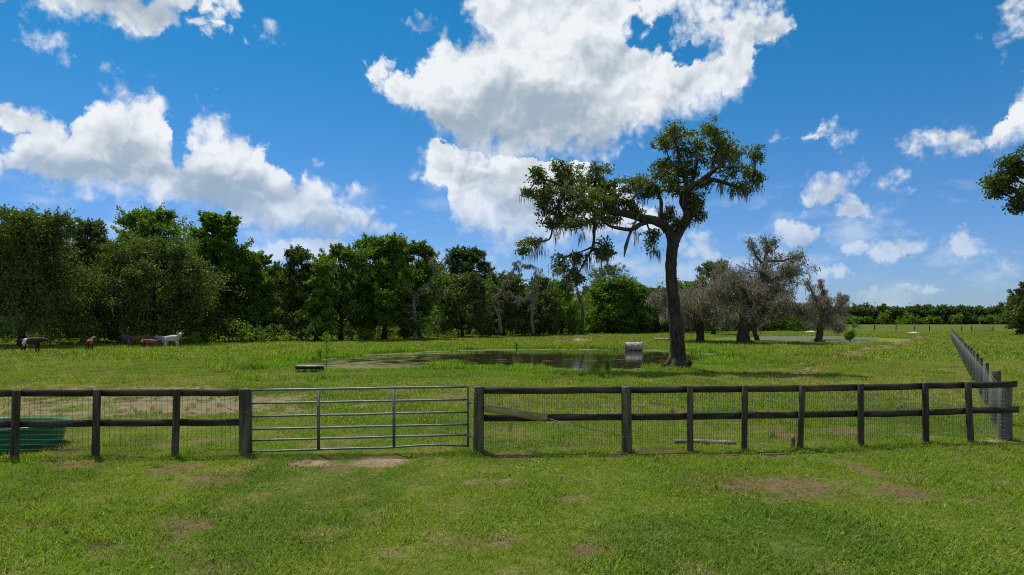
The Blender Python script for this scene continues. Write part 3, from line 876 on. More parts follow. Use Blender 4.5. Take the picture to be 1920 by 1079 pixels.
# ------------------------------------------------------------------ the live oak by the pond
def build_oak():
    d0 = D(693); s = d0 / F
    base = G(1268, 693)
    root = empty('oak_tree', base, 'tall moss-hung live oak with a long bare trunk standing beside the pond', 'tree')
    def w3(px, py, dy=0.0):
        return np.array([base.x + (px - 1268) * s, base.y + dy, (693 - py) * s])
    def z(x, y, dy=0.0):
        return w3(900 + x / 2.996, 200 + y / 2.996, dy)
    tr = MB()
    def limb(pts, r, k=9, rough=0.18, sub=4):
        P = np.array(pts); n = len(P)
        t = np.arange(n); tt = np.linspace(0, n - 1, (n - 1) * sub + 1)
        # Catmull-Rom
        out = []
        for q in tt:
            i = min(int(q), n - 2); f = q - i
            p0, p1, p2, p3 = P[max(i - 1, 0)], P[i], P[i + 1], P[min(i + 2, n - 1)]
            out.append(0.5 * (2 * p1 + (p2 - p0) * f + (2 * p0 - 5 * p1 + 4 * p2 - p3) * f * f + (3 * p1 - p0 - 3 * p2 + p3) * f ** 3))
        rr = np.interp(tt, t, r)
        tr.tube(out, rr, k, True, rough)
        return np.array(out)
    skel = []
    skel.append(limb([w3(1268, 700), w3(1269, 688), w3(1270, 672), w3(1270, 640), w3(1266, 600), w3(1262, 560), w3(1258, 520), w3(1259, 480), w3(1262, 455), w3(1268, 438)],
                     [0.80, 0.66, 0.48, 0.42, 0.39, 0.35, 0.33, 0.32, 0.36, 0.32], 14, 0.16, 5))
    for a in (0.3, 1.3, 2.4, 3.3, 4.3, 5.4):   # root flare
        c, n_ = math.cos(a), math.sin(a)
        tr.tube([base + Vector((c * .2, n_ * .2, .9)), base + Vector((c * .48, n_ * .48, .32)), base + Vector((c * .85, n_ * .85, .03)), base + Vector((c * 1.15, n_ * 1.15, -.08))], [.2, .2, .13, .05], 8, True, .15)
    skel.append(limb([w3(1264, 452), w3(1277, 428), w3(1290, 404), w3(1281, 378), w3(1284, 360), w3(1297, 350), w3(1314, 340, -.3), w3(1327, 329, -.5), w3(1336, 322, -.6)], [0.30, 0.28, 0.27, 0.25, .21, .19, .17, .14, .10]))
    skel.append(limb([w3(1290, 408), w3(1287, 384), w3(1291, 352, .4), w3(1289, 327, .6), w3(1280, 300, .7), w3(1276, 277, .6), w3(1268, 262, .4)], [.22, .19, .15, .13, .10, .08, .04]))
    skel.append(limb([w3(1320, 337, -.3), w3(1344, 347, -.9), w3(1367, 357, -1.1), w3(1384, 362, -1.2), w3(1402, 352, -1.0)], [.14, .11, .09, .07, .03]))
    skel.append(limb([w3(1330, 328, -.5), w3(1338, 300, 0), w3(1350, 275, .5), w3(1348, 252, .8)], [.12, .09, .06, .03]))
    skel.append(limb([w3(1297, 350), w3(1310, 318, 1.0), w3(1322, 285, 1.6), w3(1318, 255, 1.9)], [.14, .10, .07, .03]))
    skel.append(limb([w3(1289, 327, .6), w3(1270, 315, 0), w3(1250, 305, -.8), w3(1238, 285, -1.2)], [.10, .07, .05, .02]))
    main = limb([w3(1260, 458), w3(1254, 434), w3(1234, 417), w3(1200, 410, -.2), w3(1174, 404, -.4), w3(1140, 400, -.6), w3(1107, 397, -.8), w3(1085, 380, -1.0), w3(1060, 362, -1.3), w3(1033, 350, -1.4), w3(1010, 345, -1.4)], [0.30, 0.27, 0.26, 0.24, .22, .20, .17, .13, .10, .07, .03])
    skel.append(main)
    skel.append(limb([w3(1215, 416), w3(1196, 424, -.4), w3(1180, 434, -.8), w3(1154, 434, -1.3), w3(1134, 430, -1.6), w3(1118, 418, -1.7)], [.15, .14, .12, .10, .07, .04]))
    skel.append(limb([w3(1110, 398, -.8), w3(1110, 434, -1.1), w3(1107, 467, -1.2), w3(1094, 490, -1.3), w3(1080, 516, -1.4)], [.11, .09, .08, .06, .03]))
    skel.append(limb([w3(1107, 467, -1.2), w3(1088, 475, -1.0), w3(1070, 480, -.8)], [.06, .04, .02]))
    skel.append(limb([w3(1060, 362, -1.3), w3(1040, 400, -1.6), w3(1033, 434, -1.8), w3(1026, 456, -1.8), w3(1002, 460, -1.7), w3(980, 472, -1.6)], [.08, .07, .05, .05, .04, .02]))
    skel.append(limb([w3(1244, 422), w3(1240, 398), w3(1241, 374, .3), w3(1232, 350, .6), w3(1215, 335, .8)], [.13, .12, .10, .06, .03]))
    skel.append(limb([w3(1184, 406, -.3), w3(1182, 380, .1), w3(1195, 362, .4), w3(1190, 335, .6)], [.08, .07, .05, .02]))
    skel.append(limb([w3(1140, 400, -.6), w3(1130, 370, .2), w3(1118, 345, .8), w3(1125, 320, 1.0)], [.12, .09, .06, .03]))
    skel.append(limb([w3(1107, 397, -.8), w3(1090, 360, .3), w3(1075, 335, .9), w3(1052, 308, 1.2)], [.11, .08, .06, .02]))
    dead = MB()
    hang = [w3(1199, 398, -.6), w3(1185, 424, -.6), w3(1176, 446, -.6), w3(1170, 466, -.6), w3(1167, 484, -.6)]
    dead.tube(hang, [.05, .07, .08, .10, .03], 7, True, .3)
    dead.tube([w3(1187, 420, -.6), w3(1180, 423, -.5), w3(1173, 421, -.5)], [.05, .03, .01], 6, True, .2)
    allp = np.vstack(skel)
    Z = []   # crown lobes: photo position and radii in photo pixels, depth offset
    raw = [(1130,150,100,62),(1300,130,95,50),(1230,230,105,70),(1400,175,72,52),(1000,222,48,48),(1455,240,80,58),(1340,255,95,70),(1150,300,78,58),(1510,300,45,45),(1400,345,95,50),
           (1500,400,55,40),(1445,470,80,32),(1050,375,105,52),(950,425,85,62),(1120,420,80,55),(1230,515,55,45),(1225,600,45,45),(985,480,75,36),(1090,120,40,40),(1190,350,70,50),
           (850,445,85,52),(815,545,75,36),(445,318,45,45),(520,352,85,52),(665,362,100,50),(600,432,130,56),(318,420,56,46),(400,482,78,55),(510,532,135,56),
           (655,522,115,52),(745,575,70,34),(350,600,52,45),(450,622,95,52),(395,690,66,34),(540,680,90,38),(655,642,56,42),(740,640,50,25),(700,500,70,60),(560,590,100,50),
           (690,800,55,52),(660,830,50,40),(300,775,52,22),(240,812,32,42),(440,890,45,45),(495,935,60,46),(530,985,45,30),(545,850,36,34),(965,745,42,62),(1060,600,32,50),(1085,665,38,30),(470,400,60,50),(720,440,60,50),(270,500,30,22),(345,530,50,30),(1530,410,20,15),(1180,470,50,40),(1200,560,45,40),(1080,480,50,30),(1000,350,40,25),(1250,440,50,26),(1160,640,26,26),(880,590,24,14),(910,400,40,30),(300,395,34,28)]
    cr, ms = MB(), MB()
    mosspts = []
    for i, (zx, zy, rx, ry) in enumerate(raw):
        px, py = 900 + zx / 2.996, 200 + zy / 2.996
        dd = np.linalg.norm(allp[:, [0, 2]] - w3(px, py)[[0, 2]][None], axis=1)
        j = dd.argmin()
        spread = 0.75 if rx > 60 else 0.35
        dy = allp[j, 1] - base.y + (rng.random() - .5) * 2 * spread * (1.6 if rx > 80 else 1.0)
        c = w3(px, py, dy)
        r3 = np.array([rx * s / 2.996, rx * s / 2.996 * 0.95, ry * s / 2.996])
        nsub = int(9 + rx * ry / 200)
        P, sub = clump(c, r3 * (1.15 if zx > 900 else 1.06), int(nsub * 0.84), 27, (0.29, 0.29, 0.20), 0.15)
        leaves(cr, P, 0.088 * (0.7 + 0.6 * rng.random(len(P))), 0.048, 0.5)
        a = allp[j]
        mid = (a + c) / 2 + np.array([0, 0, 0.15])
        tr.tube(bez(a, mid, c, 6), np.linspace(0.07, 0.03, 6), 6, False, .1)
        for q in sub[:: 2]:
            mm = (c + q) / 2 + rng.normal(size=3) * 0.08
            tr.tube(bez(c, mm, q, 4), np.linspace(0.028, 0.008, 4), 4, False)
        low = sub[sub[:, 2] < c[2]]
        p = 0.5
        if zy > 440 and (zx > 1380 or zx < 760): p = 1.0
        for q in low:
            if rng.random() < p * 0.6:
                mosspts.append(q)
    mosspts = np.array(mosspts)
    moss_at(ms, mosspts, 9, 0.12, 0.75, 0.024, 0.15, 0.12)
    for zx, y0 in [(1455,470),(1480,470),(1400,455),(1330,430),(870,700),(690,780),(600,820),(420,700),(370,520),(990,800),(1060,560),(620,640),(530,820),(960,780),(1010,560),(1340,300),(1090,600), (480,640), (300,800), (340,800), (560,720), (510, 980), (545, 930), (590,860)]:
        moss_at(ms, [z(zx, y0, (rng.random() - .5) * 1.0 - .5)], 22, 0.2, 1.15, 0.026, 0.13, 0.09)
    tr.build('trunk', M['oak_bark'], root, True)
    dead.build('broken_branch', M['grey_bark'], root, True)
    cr.build('crown', L['oak'], root)
    tag(ms.build('hanging_moss', L['moss'], root), kind='stuff')
build_oak()

# ------------------------------------------------------------------ generic trees
def gen_tree(name, label, px, d, topy, wpx, kind, cb=0.22, group=None, nl=14, leaf=0.20, dens=1.0, moss=0, barkm='dark_bark', trunk_r=None, lean=0.0, flat=1.0, cat='tree', lobes=None, basez=0.0):
    x0 = (px - 960) / F * d
    Ht = H + (HZ - topy) / F * d
    Wd = wpx / F * d * 1.12
    root = empty(name, (x0, d, 0), label, cat, group)
    tr, cr, ms = MB(), MB(), MB()
    r0 = trunk_r or (0.018 * Ht + 0.05)
    top = np.array([x0 + lean * Ht, d, Ht * 0.8])
    n = 9
    t = np.linspace(0, 1, n)
    path = np.stack([x0 + lean * Ht * t + np.cumsum(rng.normal(size=n)) * 0.05 * Ht / 10, d + np.cumsum(rng.normal(size=n)) * 0.04 * Ht / 10, Ht * 0.82 * t - 0.1], 1)
    tr.tube(path, r0 * (1.25 - 1.05 * t ** 0.8) * np.where(t < 0.05, 1.35, 1), 9, True, .18)
    L3 = []
    for i in range(nl):
        f = (i + 0.5) / nl
        h = cb + (1 - cb) * f
        prof = 1.0 - 0.55 * max(0.0, (f - 0.45) / 0.55) ** 1.6
        a = i * 2.4 + rng.random() * 0.9
        rad = Wd / 2 * prof * (0.35 + 0.65 * rng.random())
        R_ = Wd * (0.12 + 0.12 * rng.random()) * (1.0 if f < 0.75 else 0.75)
        c = np.array([path[0, 0] + lean * Ht * h + rad * math.cos(a), d + rad * math.sin(a) * 0.9, Ht * h])
        c[2] = min(c[2], Ht - R_ * 0.75)
        L3.append((c, R_))
    L3.append((np.array([x0 + lean * Ht + Wd * 0.04 * rng.normal(), d, Ht - Wd * 0.13]), Wd * 0.15))
    mp = []
    for c, R_ in L3:
        nsub = max(6, int(13 * dens))
        P, sub = clump(c, (R_, R_, R_ * 0.72), nsub, max(6, int(24 * dens)), (R_ * 0.42, R_ * 0.42, R_ * 0.30), 0.5)
        if len(P):
            P = P[P[:, 2] > 0.1]
        leaves(cr, P, leaf * (0.65 + 0.7 * rng.random(len(P))), leaf * 0.55, 0.5)
        for _ in range(8):
            dv = rng.normal(size=3); dv[2] = abs(dv[2]) * 0.9 - 0.15; dv /= np.linalg.norm(dv)
            e_ = c + dv * R_ * (1.1 + 0.9 * rng.random())
            if e_[2] > Ht * 1.03: e_[2] = Ht * (0.98 + .06 * rng.random())
            q_ = lerp(c + dv * R_ * 0.6, e_, rng.random((int(26 * dens), 1)) ** 0.8) + rng.normal(size=(int(26 * dens), 3)) * R_ * 0.11
            leaves(cr, q_, leaf * (0.6 + 0.6 * rng.random(len(q_))), leaf * 0.5, 0.5)
            tr.tube([c + dv * R_ * .3, e_], [r0 * .06, .015], 4, False)
        hh = max(0.15, min(c[2] / Ht - 0.22, 0.78)) / 0.82
        a = np.array([np.interp(hh, t, path[:, k]) for k in range(3)])
        mid = np.array([lerp(a[0], c[0], .5), lerp(a[1], c[1], .5), lerp(a[2], c[2], .35)])
        tr.tube(bez(a, mid, c, 6), np.linspace(r0 * 0.36, r0 * 0.10, 6), 6, False, .1)
        for q in sub[::3]:
            tr.tube(bez(c, (c + q) / 2 + rng.normal(size=3) * .12, q, 4), np.linspace(r0 * .09, 0.02, 4), 4, False)
        if moss:
            low = sub[sub[:, 2] < c[2] + R_ * 0.2]
            mp += [q for q in low if rng.random() < 0.7]
    tr.build('trunk', M[barkm], root, True)
    cr.build('crown', L[kind], root)
    if moss and mp:
        moss_at(ms, mp, int(3.4 * moss), 0.3, 1.4, 0.04, 0.25, 0.08)
        tag(ms.build('hanging_moss', L['moss'], root), kind='stuff')
    return root

GB = 'trees of the wood along the left side'
gen_tree('live_oak', 'huge olive live oak hung with moss at the left edge over the spotted cow', 40, 71, 398, 195, 'olive', 0.14, None, 30, 0.15, 2.0, 1.2)
gen_tree('live_oak', 'narrow olive oak with ragged mossy top just right of the huge leftmost oak', 165, 82, 416, 96, 'olive', 0.15, None, 20, 0.17, 1.6, 1.3)
gen_tree('broadleaf_tree', 'tall bright leafy tree rising behind the dome shaped oak over the white cow', 280, 96, 393, 135, 'green', 0.3, None, 20, 0.21, 1.6)
gen_tree('live_oak', 'dome shaped olive oak hung with moss directly above the huddled cattle', 292, 78, 452, 190, 'olive', 0.15, None, 26, 0.16, 1.9, 1.2)
gen_tree('broadleaf_tree', 'tall green tree with a square shouldered crown right of the white cow', 402, 88, 403, 106, 'green', 0.18, None, 22, 0.21, 1.7)
gen_tree('broadleaf_tree', 'mid height bright green tree between the square shouldered tree and the dark mossy one', 482, 90, 476, 92, 'green', 0.15, None, 18, 0.19, 1.6)
gen_tree('live_oak', 'dark mossy tree with bare twigs poking from its top', 562, 90, 467, 72, 'dark', 0.15, None, 18, 0.17, 1.5, 1.4)
gen_tree('broadleaf_tree', 'low lime green tree tucked below the dark mossy tree', 592, 87, 522, 58, 'bright', 0.12, None, 14, 0.17, 1.5)
gen_tree('broadleaf_tree', 'dark trunked green tree left of the broad tall crown mid wood', 640, 90, 462, 80, 'green', 0.2, None, 18, 0.19, 1.5, 0.6)
gen_tree('broadleaf_tree', 'broad tall green crown forming the high point of the middle of the wood', 720, 92, 447, 116, 'green', 0.12, None, 24, 0.20, 1.8)
gen_tree('broadleaf_tree', 'green tree with open top beside the bare pale snag', 785, 96, 458, 76, 'green', 0.28, None, 16, 0.20, 1.4)
gen_tree('broadleaf_tree', 'small headed dark tree standing clear above the wood right of the pale snag', 876, 125, 468, 72, 'dark', 0.5, None, 14, 0.24, 1.6)
gen_tree('live_oak', 'olive mossy tree below the small headed dark tree', 868, 104, 516, 92, 'olive', 0.12, None, 18, 0.19, 1.6, 1.2)
gen_tree('live_oak', 'grey green mossy tree behind the twisted bare tree', 945, 112, 515, 92, 'olive', 0.1, None, 18, 0.2, 1.6, 1.5)
gen_tree('live_oak', 'dull green tree between the two twisted bare trees', 1012, 116, 522, 70, 'olive', 0.1, None, 16, 0.2, 1.5, 1.0)
gen_tree('broadleaf_tree', 'yellow green tree under the drooping left limb of the pond oak', 1052, 122, 528, 62, 'bright', 0.12, None, 16, 0.2, 1.5)
gen_tree('broadleaf_tree', 'round saturated green tree above the bright bushes', 1150, 130, 524, 100, 'green', 0.10, None, 24, 0.22, 1.8)
gen_tree('broadleaf_tree', 'smaller round green tree touching the right of the saturated green tree', 1192, 132, 534, 58, 'green', 0.1, None, 16, 0.22, 1.5)
gen_tree('live_oak', 'open branched mossy treetop rising behind the round green tree', 1136, 150, 499, 66, 'olive', 0.62, None, 9, 0.2, 0.9, 1.5, 'mid_bark')
gen_tree('live_oak', 'greyish tree left of the pond oak trunk', 1232, 134, 540, 56, 'olive', 0.12, None, 15, 0.2, 1.3, 1.2)
gen_tree('broadleaf_tree', 'green tree showing behind the pond oak trunk and the grey trees', 1290, 136, 530, 74, 'green', 0.15, None, 16, 0.22, 1.4)
gen_tree('live_oak', 'thin crowned green tree showing above the leftmost grey moss tree', 1338, 120, 492, 60, 'oak', 0.45, None, 12, 0.19, 1.1, 0.8)
gen_tree('broadleaf_tree', 'dark round tree at the right edge of the field', 1935, 118, 546, 74, 'dark', 0.1, None, 18, 0.22, 1.5)
gen_tree('broadleaf_tree', 'pale feathery tree overlapping the dark round tree at the right edge', 1928, 108, 530, 56, 'olive', 0.25, None, 12, 0.2, 1.0, 0, 'mid_bark')
# second row of the wood: nothing tells these apart in the picture
k2 = 0
FRONT = [(-40, 'edge of the frame at far left'), (40, 'huge leftmost oak'), (108, 'gap after the huge leftmost oak'), (165, 'narrow ragged topped oak'), (215, 'calf standing alone'), (280, 'tall tree over the dome shaped oak'), (330, 'white horned cow'), (402, 'square shouldered tree'), (450, 'notch in the treetops'), (482, 'mid height bright tree'), (530, 'bare twig top'), (562, 'dark mossy tree'), (600, 'low lime green tree'),
         (640, 'dark trunked tree'), (690, 'feathery bush below the broad crown'), (720, 'broad tall crown'), (785, 'pale dead tree'), (830, 'drooping dead branches'), (876, 'small headed dark tree'), (945, 'twisted bare tree'), (1012, 'bare tree leaning right'), (1052, 'drooping limb of the pond oak'), (1091, 'slim bare tree'), (1150, 'round saturated green tree'), (1192, 'smaller round green tree'), (1232, 'pond oak trunk'),
         (1290, 'leftmost grey moss tree'), (1350, 'gap between the grey trees'), (1400, 'tallest grey tree'), (1450, 'right side of the tallest grey tree'), (1500, 'smallest grey tree')]
for px in range(-60, 1480, 52):
    d = 98 + 0.035 * max(px, 0) + rng.random() * 12
    if px > 1200: d += 12
    ref = np.interp(px, [-60, 60, 130, 200, 260, 345, 400, 450, 540, 640, 720, 800, 870, 930, 1040, 1150, 1260, 1500], [425, 430, 455, 450, 440, 450, 450, 490, 490, 485, 478, 492, 520, 528, 540, 545, 552, 572])
    px_ = px + rng.random() * 20
    near_ = min(FRONT, key=lambda q: abs(q[0] - px_))
    side_ = 'behind' if abs(near_[0] - px_) < 14 else ('behind and left of' if px_ < near_[0] else 'behind and right of')
    tone_ = ['dark', 'olive', 'green'][k2 % 3]
    gen_tree('woodland_tree', tone_ + ' second-row tree ' + side_ + ' the ' + near_[1], px_, d, ref - 2 + rng.random() * 30, 125 + rng.random() * 40,
             ['dark', 'olive', 'green'][k2 % 3], 0.08, 'second row trees of the wood', 20, 0.25, 1.35)
    k2 += 1

# the wood's thick undergrowth, and the farthest mass of the wood
def mass(name, label, path, h0, h1, depth, step, kind, leaf, dens, rr=1.2):
    m = MB()
    P = np.array([tuple(p)[:2] for p in path])
    seg = np.hypot(*np.diff(P, axis=0).T); cum = np.r_[0, np.cumsum(seg)]
    for s in np.arange(0, cum[-1], step):
        bx, by = np.interp(s, cum, P[:, 0]), np.interp(s, cum, P[:, 1])
        for k in range(max(1, int(depth / (rr * 2.4)))):
            cx = bx + rng.normal() * step * .6; cy = by + rng.random() * depth
            hh = lerp(h0, h1, rng.random() * rng.random() + 0.3 * rng.random())
            nz = max(1, int(hh / (rr * 1.1)))
            for q in range(nz):
                zc = hh * (q + 0.6) / nz
                R_ = rr * (0.6 + 0.6 * rng.random())
                C, _ = clump((cx + rng.normal() * rr * .4, cy, zc), (R_, R_, R_ * .8), int(8 * dens), int(12 * dens), R_ * .4, .4)
                C = C[C[:, 2] > 0.05]
                leaves(m, C, leaf * (.6 + .8 * rng.random(len(C))), leaf * .5, .5)
    o = m.build(name, L[kind])
    tag(o, label, None, None, 'stuff')
    return o
edge = [G(-120, 648), G(150, 648), G(400, 646), G(560, 643), G(760, 636), G(900, 631), G(1050, 625.5), G(1250, 622.5), G(1450, 620), G(1620, 618)]
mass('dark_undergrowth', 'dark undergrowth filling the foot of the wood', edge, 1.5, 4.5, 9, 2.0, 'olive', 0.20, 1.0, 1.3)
mass('lit_undergrowth', 'sunlit yellow green undergrowth along the edge of the wood', [p + Vector((0, -1.5, 0)) for p in edge[:9]], 0.5, 3.4, 3.5, 1.4, 'bright', 0.13, 1.0, 0.9)  # sunlit look put in by the bright leaf colour
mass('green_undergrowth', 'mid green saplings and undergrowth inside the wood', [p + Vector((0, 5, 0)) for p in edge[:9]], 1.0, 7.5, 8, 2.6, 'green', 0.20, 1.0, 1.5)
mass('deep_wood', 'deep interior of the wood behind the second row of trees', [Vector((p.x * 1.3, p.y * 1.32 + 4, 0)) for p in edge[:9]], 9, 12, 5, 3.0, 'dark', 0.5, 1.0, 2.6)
fw = [Vector(((px - 960) / F * 330, 330, 0)) for px in (1440, 1600, 1750, 1900, 2050)]
mass('far_wood', 'far-off wood closing the open field at the right', fw, 7.2, 9.0, 18, 1.7, 'far', 0.8, 1.5, 2.6)
mass('far_wood_bright', 'paler low edge of the far-off wood at the right', [p + Vector((0, -8, 0)) for p in fw], 3.0, 6.0, 6, 3.6, 'green', 0.6, 1.1, 2.2)

# bushes standing clear of the wood
def bush(name, label, px, py, wpx, hpx, kind, leaf=0.12, n=9):
    g = G(px, py); d = g.y; w_ = wpx / F * d; h = hpx / F * d
    root = empty(name, g, label, 'bush')
    m, st = MB(), MB()
    for i in range(n):
        a = rng.random() * 6.283; r = w_ / 2 * 0.65 * math.sqrt(rng.random())
        R_ = min(w_, h) * (0.24 + .12 * rng.random())
        c = np.array([g.x + r * math.cos(a) * 1.15, g.y + r * math.sin(a), max(R_ * .7, (h - R_ * .7) * (0.45 + .55 * rng.random()) * (1 - .35 * r / (w_ / 2)))])
        C, sub = clump(c, (R_, R_, R_ * .8), 14, 20, R_ * .42, .5)
        C = C[C[:, 2] > .04]
        leaves(m, C, leaf * (.6 + .8 * rng.random(len(C))), leaf * .45, .5)
        st.tube(bez((g.x, g.y, 0), ((g.x + c[0]) / 2, g.y, c[2] * .6), c, 5), np.linspace(.05, .015, 5), 5, False)
    st.build('stems', M['dark_bark'], root)
    m.build('foliage', L[kind], root)
bush('bush', 'bright green rounded bush at the foot of the saturated green tree', 1118, 627, 58, 26, 'bright')
bush('bush', 'second bright green bush touching the left-hand rounded one', 1150, 626, 46, 22, 'bright')
bush('bush', 'small bright bush right of the two rounded bright bushes', 1178, 626, 24, 18, 'bright')
bush('bush', 'olive bush under the drooping limb of the pond oak', 1041, 628, 42, 38, 'green')
bush('bush', 'dark green bush beside the foot of the twisted bare tree', 1000, 630, 40, 26, 'olive')
bush('bush', 'tall feathery yellow green bush at the wood edge left of the dark mossy tree', 490, 641, 46, 34, 'bright')
bush('bush', 'feathery yellow green bush below the broad tall crown', 685, 640, 30, 26, 'bright')
bush('bush', 'leafy green bush beside the pale snag trunk', 760, 638, 34, 24, 'bright')
bush('bush', 'small young green tree at the near edge of the far mud flat', 1594, 641, 22, 24, 'bright', .10, 7)

# saplings: thin stem, sparse light foliage
def sapling(label, px, py, hpx, wpx, kind='bright'):
    g = G(px, py); d = g.y; h = hpx / F * d; w_ = wpx / F * d
    root = empty('sapling', g, label, 'sapling')
    st, m = MB(), MB()
    st.tube([g + Vector((0, 0, -.05)), g + Vector((.03, 0, h * .5)), g + Vector((-.02, 0, h))], [.022, .015, .006], 6)
    for i in range(16):
        z_ = h * (0.3 + .7 * (i + .5) / 16); a = i * 2.4; r = w_ / 2 * (1.15 - z_ / h) + .12
        e = np.array([g.x + r * math.cos(a), g.y + r * math.sin(a), z_ + .1])
        st.tube([np.array([g.x, g.y, z_ - .08]), e], [.008, .004], 4, False)
        P = lerp(np.array([g.x, g.y, z_]), e, rng.random((22, 1))) + rng.normal(size=(22, 3)) * .07
        leaves(m, P, .055, .024, .5)
    st.build('stem', M['mid_bark'], root); m.build('foliage', L[kind], root)
sapling('thin feathery sapling beside the black feed trough', 612, 692, 66, 36)
sapling('small thin sapling left of the one beside the feed trough', 600, 678, 22, 18)
sapling('small sapling standing in the shallow pond margin', 968, 662, 20, 14)
sapling('small feathery sapling at the near edge of the pond left of the oak', 1138, 700, 22, 16)

# ------------------------------------------------------------------ bare and moss-grey trees
def twist_tree(name, label, paths, barkm, nsub=3, moss=0, mossmat='greymoss', twigs=3, leafy=None, twl=1.0, cat='tree', base=None, twigm='twig_bark'):
    b = base
    root = empty(name, b, label, cat)
    tr, ms, cr = MB(), MB(), MB()
    tw = MB()
    mp = []; tips = []
    def grow(p, dirv, length, r, lv):
        n = 5
        q = [p]
        dv = dirv / (np.linalg.norm(dirv) + 1e-9)
        for i in range(n):
            dv = dv + rng.normal(size=3) * 0.26 + np.array([0, 0, -0.03 if lv > 0 else 0.02])
            dv /= np.linalg.norm(dv)
            q.append(q[-1] + dv * length / n)
        q = np.array(q)
        tw.tube(q, np.maximum(np.linspace(r, r * 0.3, n + 1), 0.013), 5 if r > .03 else 3, False)
        if moss:
            for i in range(1, n + 1):
                if rng.random() < 0.75: mp.append(q[i])
        if lv < nsub - 1:
            for i in range(1, n + 1):
                if rng.random() < 0.85:
                    dn = dv * 0.5 + rng.normal(size=3) * 0.7 + np.array([0, 0, 0.15])
                    grow(q[i], dn, length * 0.55 * (0.7 + .6 * rng.random()), r * 0.45, lv + 1)
        else:
            tips.append(q[-1])
    P_top = max(p[2] for pts_, _ in paths for p in pts_)
    for pts, r in paths:
        P = np.array(pts); n = len(P)
        tt = np.linspace(0, n - 1, (n - 1) * 3 + 1)
        Q = np.stack([np.interp(tt, np.arange(n), P[:, k]) for k in range(3)], 1)
        Q[1:-1] += rng.normal(size=Q[1:-1].shape) * 0.05
        rr = np.interp(tt, np.arange(n), r)
        tr.tube(Q, rr, 9, True, .22)
        for i in range(2, len(Q)):
            if Q[i, 2] < 0.22 * P[:, 2].max() + 1.0 and rr[i] > 0.18: continue
            top_ = Q[i, 2] > 0.74 * P_top and nsub > 2
            for _ in range(1 if top_ else twigs):
                if top_ and rng.random() < 0.35: continue
                dv = rng.normal(size=3); dv[2] = dv[2] * 0.6 + 0.2
                grow(Q[i], dv, twl * (0.6 + .8 * rng.random()) * min(1.0, 0.25 + rr[i] * 2.6) * (0.45 if top_ else 1.0), max(rr[i] * 0.35, 0.03), 0)
    tr.build('trunk', M[barkm], root, False)
    tw.build('branches', M[twigm], root, False)
    if moss:
        mp = np.array(mp)
        mp = mp[mp[:, 2] > 1.6]
        if len(mp) > 4200: mp = mp[rng.permutation(len(mp))[:4200]]
        moss_at(ms, mp, moss, 0.10, 0.80, 0.034, 0.18, 0.16)
        tag(ms.build('hanging_moss', L[mossmat], root), kind='stuff')
    if leafy:
        T = np.array(tips)[:: leafy[1]]
        P = (T[:, None, :] + rng.normal(size=(len(T), 14, 3)) * .28).reshape(-1, 3)
        leaves(cr, P, .13, .07, .5)
        cr.build('crown', L[leafy[0]], root)
    return root
def PT(d):
    return lambda px, py, dy=0.0: np.array([(px - 960) / F * d, d + dy, H - (py - HZ) / F * d])
def flare(p, d, r):
    return p
# B: the biggest grey tree
q = PT(80)
twist_tree('grey_oak', 'tallest of the grey moss-covered trees, with a bare antler-like top', [
    ([q(1394, 648), q(1393, 640), q(1394, 620), q(1398, 600), q(1408, 575), q(1420, 550), q(1430, 520), q(1434, 490), q(1438, 468), q(1436, 452)], [.95, .8, .66, .6, .5, .42, .32, .22, .14, .05]),
    ([q(1397, 602), q(1380, 580), q(1362, 565, -1), q(1345, 558, -2), q(1322, 552, -3)], [.4, .32, .24, .15, .06]),
    ([q(1405, 580), q(1388, 550, 1), q(1372, 520, 2), q(1360, 500, 2)], [.35, .28, .18, .06]),
    ([q(1420, 550), q(1440, 528, -1), q(1462, 520, -1), q(1475, 516, -1), q(1478, 504, -1)], [.34, .28, .22, .18, .10]),
    ([q(1434, 490), q(1456, 492, -1), q(1478, 486, -1), q(1492, 480, -1)], [.16, .12, .09, .03]),
    ([q(1434, 500), q(1418, 482), q(1408, 462, -.5), q(1407, 450, -.5)], [.16, .12, .08, .03]),
    ([q(1412, 565), q(1440, 560, 1.5), q(1468, 556, 2), q(1482, 575, 2)], [.3, .22, .14, .05]),
    ([q(1400, 590), q(1420, 575, -3), q(1440, 570, -5)], [.3, .2, .08]),
    ([q(1438, 470), q(1446, 458), q(1452, 451)], [.1, .07, .03]),
    ([q(1400, 600), q(1385, 590, -2), q(1368, 588, -3.5), q(1352, 592, -4.5), q(1342, 604, -5)], [.28, .2, .14, .09, .03]),
    ([q(1404, 590), q(1430, 580, -2), q(1455, 575, -3), q(1480, 582, -3.5), q(1492, 596, -4)], [.28, .2, .14, .09, .03]),
    ([q(1408, 575), q(1385, 548, -2), q(1362, 532, -3), q(1346, 530, -3.5)], [.28, .2, .13, .04]),
    ([q(1415, 560), q(1445, 545, 2.5), q(1470, 545, 4), q(1490, 560, 5)], [.26, .19, .12, .04]),
    ([q(1402, 595), q(1375, 575, 3), q(1350, 568, 5)], [.25, .18, .06]),
], 'mid_bark', 4, 2, 'greymoss', 3, ('oak', 40), 2.5, base=G(1394, 645))  # trunk in darker bark than its branches: shade put into the colour
q = PT(84.5)
